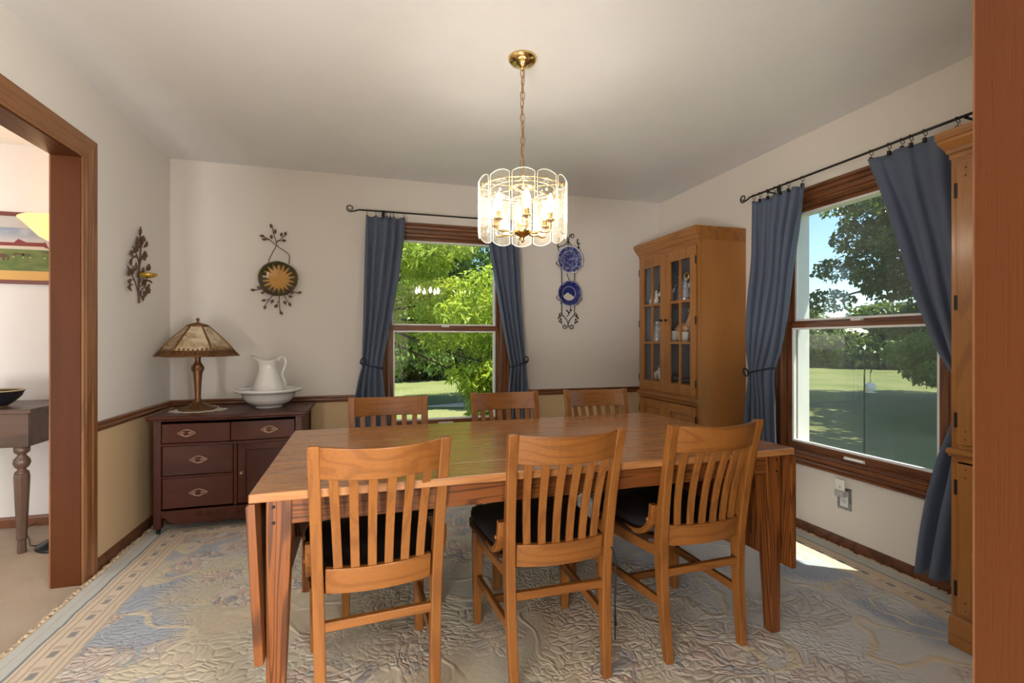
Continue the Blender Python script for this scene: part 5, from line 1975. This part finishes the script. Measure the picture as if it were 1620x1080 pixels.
solid('glass_bowl', MB().lathe([(.020, 1.725), (.060, 1.735), (.110, 1.765), (.150, 1.810), (.180, 1.845), (.196, 1.858), (.190, 1.862), (.145, 1.822), (.10, 1.775), (.05, 1.745), (.002, 1.74)], n=40, cap=False), amber(), tc)
ld = bpy.data.lights.new('torchiere_bulb', 'POINT')
ld.energy = 2.2
ld.color = (1, .78, .5)
ld.shadow_soft_size = .04
lo_ = bpy.data.objects.new('torchiere_bulb', ld)
COL.objects.link(lo_)
lo_.parent = tc
lo_.location = (0, 0, 1.83)
cdm = MB().tube(smooth_pts([(-.12, 0, .006), (-.17, .02, .004), (-.22, .10, .004), (-.27, .18, .004), (-.33, .24, .02), (-.34, .38, .02)]), .003, 6)
solid('cord', cdm, 'black', tc)

# ================================================================== outside
gr = MB()
NG = 60
vs, fs = [], []
for i in range(NG + 1):
    for j in range(NG + 1):
        x, y = -45 + 130 * i / NG, -45 + 130 * j / NG
        r = math.hypot(x - 1, y - 2)
        z = ZG + (.06 * noise.noise(Vector((x * .05, y * .05, 0))) if r > 10 else 0) + max(0, r - 22) * .02
        vs.append((x, y, z))
for i in range(NG):
    for j in range(NG):
        k = i * (NG + 1) + j
        fs.append((k, k + NG + 1, k + NG + 2, k + 1))
gr.add(vs, fs, 0, True)
gd = solid('ground', gr, 'grass')
gd['kind'] = 'structure'
pa = MB()
cl_ = [(2.2, 12.2), (3.4, 12.6), (4.6, 14.0), (5.2, 16.0), (6.0, 19.0)]
L_, R_ = [], []
for i, (x, y) in enumerate(cl_):
    w_ = .8 + .15 * i
    L_.append((x - w_, y + .2, ZG + .03))
    R_.append((x + w_, y - .2, ZG + .03))
pa.loft([[a, b_, (b_[0], b_[1], ZG - .05), (a[0], a[1], ZG - .05)] for a, b_ in zip(L_, R_)])
pw = solid('path', pa, 'path')
pw['kind'] = 'structure'


def foliage(rr, blobs, n, size, aspect=.42, droop=.4, shell=.55, clip=None):
    """leaves scattered in ellipsoid blobs; blobs = (centre, radii)"""
    vs, fs = [], []
    tot = sum(b_[1][0] * b_[1][1] * b_[1][2] for b_ in blobs)
    for c_, rad in blobs:
        m = int(n * rad[0] * rad[1] * rad[2] / tot)
        for _ in range(m):
            while True:
                p = Vector((rr.uniform(-1, 1), rr.uniform(-1, 1), rr.uniform(-1, 1)))
                if shell < p.length <= 1:
                    break
            p = Vector((c_[0] + p.x * rad[0], c_[1] + p.y * rad[1], c_[2] + p.z * rad[2]))
            d = Vector((rr.uniform(-1, 1), rr.uniform(-1, 1), rr.uniform(-1, .5) - droop)).normalized()
            s = Vector((rr.uniform(-1, 1), rr.uniform(-1, 1), rr.uniform(-.4, .4)))
            s = (s - d * s.dot(d)).normalized()
            L = size * rr.uniform(.7, 1.3)
            W = L * aspect * .5
            k = len(vs)
            up_ = d.cross(s) * (W * .35)
            vs += [tuple(p), tuple(p + d * L * .45 + s * W + up_), tuple(p + d * L), tuple(p + d * L * .45 - s * W + up_)]
            fs += [(k, k + 1, k + 2), (k, k + 2, k + 3)]
    mb = MB()
    mb.add(vs, fs, 0, False)
    return mb


def tree(name, label, cat, base, height, trunk_r, blobs, n, size, mat_, seed, group=None, limbs=(), aspect=.42, twigs=0):
    rr = random.Random(seed)
    t = thing(name, label, cat, base, 0, group)
    tk = MB().tube([(0, 0, -.3), (.05, .02, height * .3), (-.03, .05, height * .6), (.02, 0, height * .9)], [trunk_r * 1.2, trunk_r, trunk_r * .7, trunk_r * .25], 10)
    for lm in limbs:
        tk.tube(smooth_pts(lm, 4), [trunk_r * .5 * (1 - .75 * i / (4 * (len(lm) - 1))) for i in range(4 * (len(lm) - 1) + 1)], 7)
    for c_, rad in (blobs if len(blobs) < 50 else blobs[::7]):
        tk.tube([(0, 0, height * .45), (c_[0] * .5, c_[1] * .5, (c_[2] + height * .45) * .5), c_], [trunk_r * .45, trunk_r * .25, trunk_r * .08], 6)
    solid('trunk', tk, 'bark', t)
    solid('crown', foliage(rr, blobs, n, size, aspect), mat_, t)
    return t


def blobset(rr, cx, cy, cz, rx, ry, rz, n, s0, s1):
    out = []
    for _ in range(n):
        while True:
            p = Vector((rr.uniform(-1, 1), rr.uniform(-1, 1), rr.uniform(-1, 1)))
            if .3 < p.length <= 1:
                break
        s = rr.uniform(s0, s1)
        out.append(((cx + p.x * rx, cy + p.y * ry, cz + p.z * rz), (s, s, s * .6)))
    return out


# bright tree close outside the back window: drooping sprays of long leaves
rr = random.Random(21)
B1 = []
for c_, rad in [((1.3, -1.2, 3.3), (1.0, .9, .55)), ((.5, -1.5, 3.0), (.9, .8, .6)), ((.2, -1.0, 2.3), (.8, .7, .5)), ((1.2, -1.6, 2.4), (.9, .8, .55)), ((1.9, -1.0, 2.2), (.7, .8, .5)),
                ((.9, -1.4, 4.0), (1.3, .9, .6)), ((2.05, -1.7, 1.45), (.70, .6, .34)), ((2.45, -1.5, 1.05), (.55, .5, .26)), ((2.2, -1.6, .72), (.25, .25, .2))]:
    for _ in range(9):
        s_ = rr.uniform(.24, .46)
        B1.append(((c_[0] + rr.uniform(-1, 1) * rad[0], c_[1] + rr.uniform(-1, 1) * rad[1], c_[2] + rr.uniform(-1, 1) * rad[2]), (s_, s_, s_ * .55)))
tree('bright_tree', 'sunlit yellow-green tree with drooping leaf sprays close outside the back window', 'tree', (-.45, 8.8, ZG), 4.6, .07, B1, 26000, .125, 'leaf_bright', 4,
     limbs=([(0, 0, 2.3), (.6, -1.0, 1.95), (1.3, -1.7, 1.60), (2.3, -1.7, 1.30)],), aspect=.30)
rr = random.Random(8)
tree('shade_tree', 'darker green tree behind the bright one, right part of the back window', 'tree', (5.6, 12.5, ZG), 6.5, .2,
     blobset(rr, -1.0, -.4, 4.4, 2.2, 1.6, 2.6, 34, .5, .9) + [((-2.2, -.6, 1.7), (.9, .8, .5)), ((-1.2, -.6, 1.5), (.9, .8, .5))], 22000, .15, 'leaf_mid', 9)
tree('shade_tree', 'deep green tree in the left part of the back window behind the bright leaves', 'tree', (.3, 13.0, ZG), 6.0, .2,
     blobset(rr, .5, 0, 4.0, 2.4, 1.2, 2.3, 30, .5, 1.0) + [((.2 + .35 * i, -1.2, 1.25 + .5 * (i % 3) * .6), (.45, .4, .36)) for i in range(9)] + [((.4 + .5 * i, -1.2, 2.3), (.6, .5, .42)) for i in range(5)], 22000, .15, 'leaf_mid', 10)
# distant belt of trees
belt = [(-6, 20.5, 8), (-1.6, 21, 8), (2.8, 21.5, 8), (7.2, 21, 8), (11.6, 20, 8), (22, 26.5, 10), (25.5, 23.6, 10), (28.4, 20.4, 10), (31.5, 17, 10)]
blt = random.Random(31)
labs = ['far green tree seen leftmost beyond the lawn', 'far tree behind the path, left of it', 'far tree right behind the pale path', 'far tree beyond the lawn at the right of the back window',
        'far round tree hidden between the two window views', 'low far tree leftmost in the right window below the sky', 'low far tree left of the middle on the right window horizon', 'low far tree behind the big maple, right window', 'low far tree at the right end of the lawn']
for i, ((x, y, h_), lab) in enumerate(zip(belt, labs)):
    low = 5 <= i
    hh = h_ * (.20 if low else .5)
    tree('distant_tree', lab, 'tree', (x, y, ZG + .1), hh * 1.5, .22, blobset(blt, 0, 0, hh * .95, 2.6, 2.0, hh * .8, 20, .8, 1.4) + [((q, -.1 * q, .7), (1.3, 1.1, 1.0)) for q in (-2, -.6, .8, 2.1)],
         9000, .34, 'leaf_far', int(x) + 50, 'trees beyond the lawn', aspect=.6)
# big dark maple outside the right window
rr = random.Random(12)
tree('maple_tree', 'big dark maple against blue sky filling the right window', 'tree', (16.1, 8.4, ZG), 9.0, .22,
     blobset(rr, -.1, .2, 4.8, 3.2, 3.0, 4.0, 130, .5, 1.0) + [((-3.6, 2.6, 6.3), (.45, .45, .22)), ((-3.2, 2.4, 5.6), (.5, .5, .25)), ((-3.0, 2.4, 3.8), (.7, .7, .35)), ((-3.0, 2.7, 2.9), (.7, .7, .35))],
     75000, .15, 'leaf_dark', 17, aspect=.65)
rr = random.Random(14)  # out-of-view maples added to cast shade on the near lawn
for (x, y), lab in (((9.6, 2.9), 'unseen maple nearest the house, right of the big one, added to shade the near lawn'), ((11.7, 4.4), 'unseen maple between the nearest one and the big one, added to shade the lawn'),
                    ((13.7, 5.9), 'unseen maple just right of the big dark one, farthest of the three added for shade')):
    tree('maple_tree', lab, 'tree', (x, y, ZG), 7.5, .2, blobset(rr, 0, 0, 5.2, 1.5, 1.5, 2.0, 30, .7, 1.1), 9000, .26, 'leaf_dark', 19, 'unseen maples added to shade the lawn', aspect=.7)
rr = random.Random(13)
tree('leafy_shrub', 'leafy garden shrub low outside the right window beside the hook post', 'shrub', (10.6, 6.2, ZG), 1.9, .05,
     blobset(rr, 0, 0, 1.45, .9, .9, .45, 14, .28, .5), 9000, .10, 'leaf_mid', 18, aspect=.55)
# garden hook with a white globe feeder
gh = thing('garden_hook', 'thin black shepherd hook post on the lawn outside the right window', 'garden hook', (6.89, 5.26, ZG))
solid('post', MB().tube([(0, 0, -.05), (0, 0, 1.15)], .010, 8), 'iron', gh)
solid('hook', MB().tube(smooth_pts([(0, 0, 1.15), (.01, .0, 1.28), (.04, -.02, 1.32), (.08, -.04, 1.27), (.07, -.035, 1.21)]), .008, 8), 'iron', gh)
gf = thing('bird_feeder', 'white globe bird feeder hanging from the garden hook', 'bird feeder', (6.96, 5.225, ZG + .93))
solid('globe', MB().ball((0, 0, .08), .065, 20, 12), 'ceramic', gf)
solid('hanger', MB().tube([(0, 0, .14), (0, 0, .285)], .004, 6), 'iron', gf)
solid('tray', MB().lathe([(.02, .0), (.07, .0), (.08, .01), (.02, .016)], n=18), 'ceramic', gf)
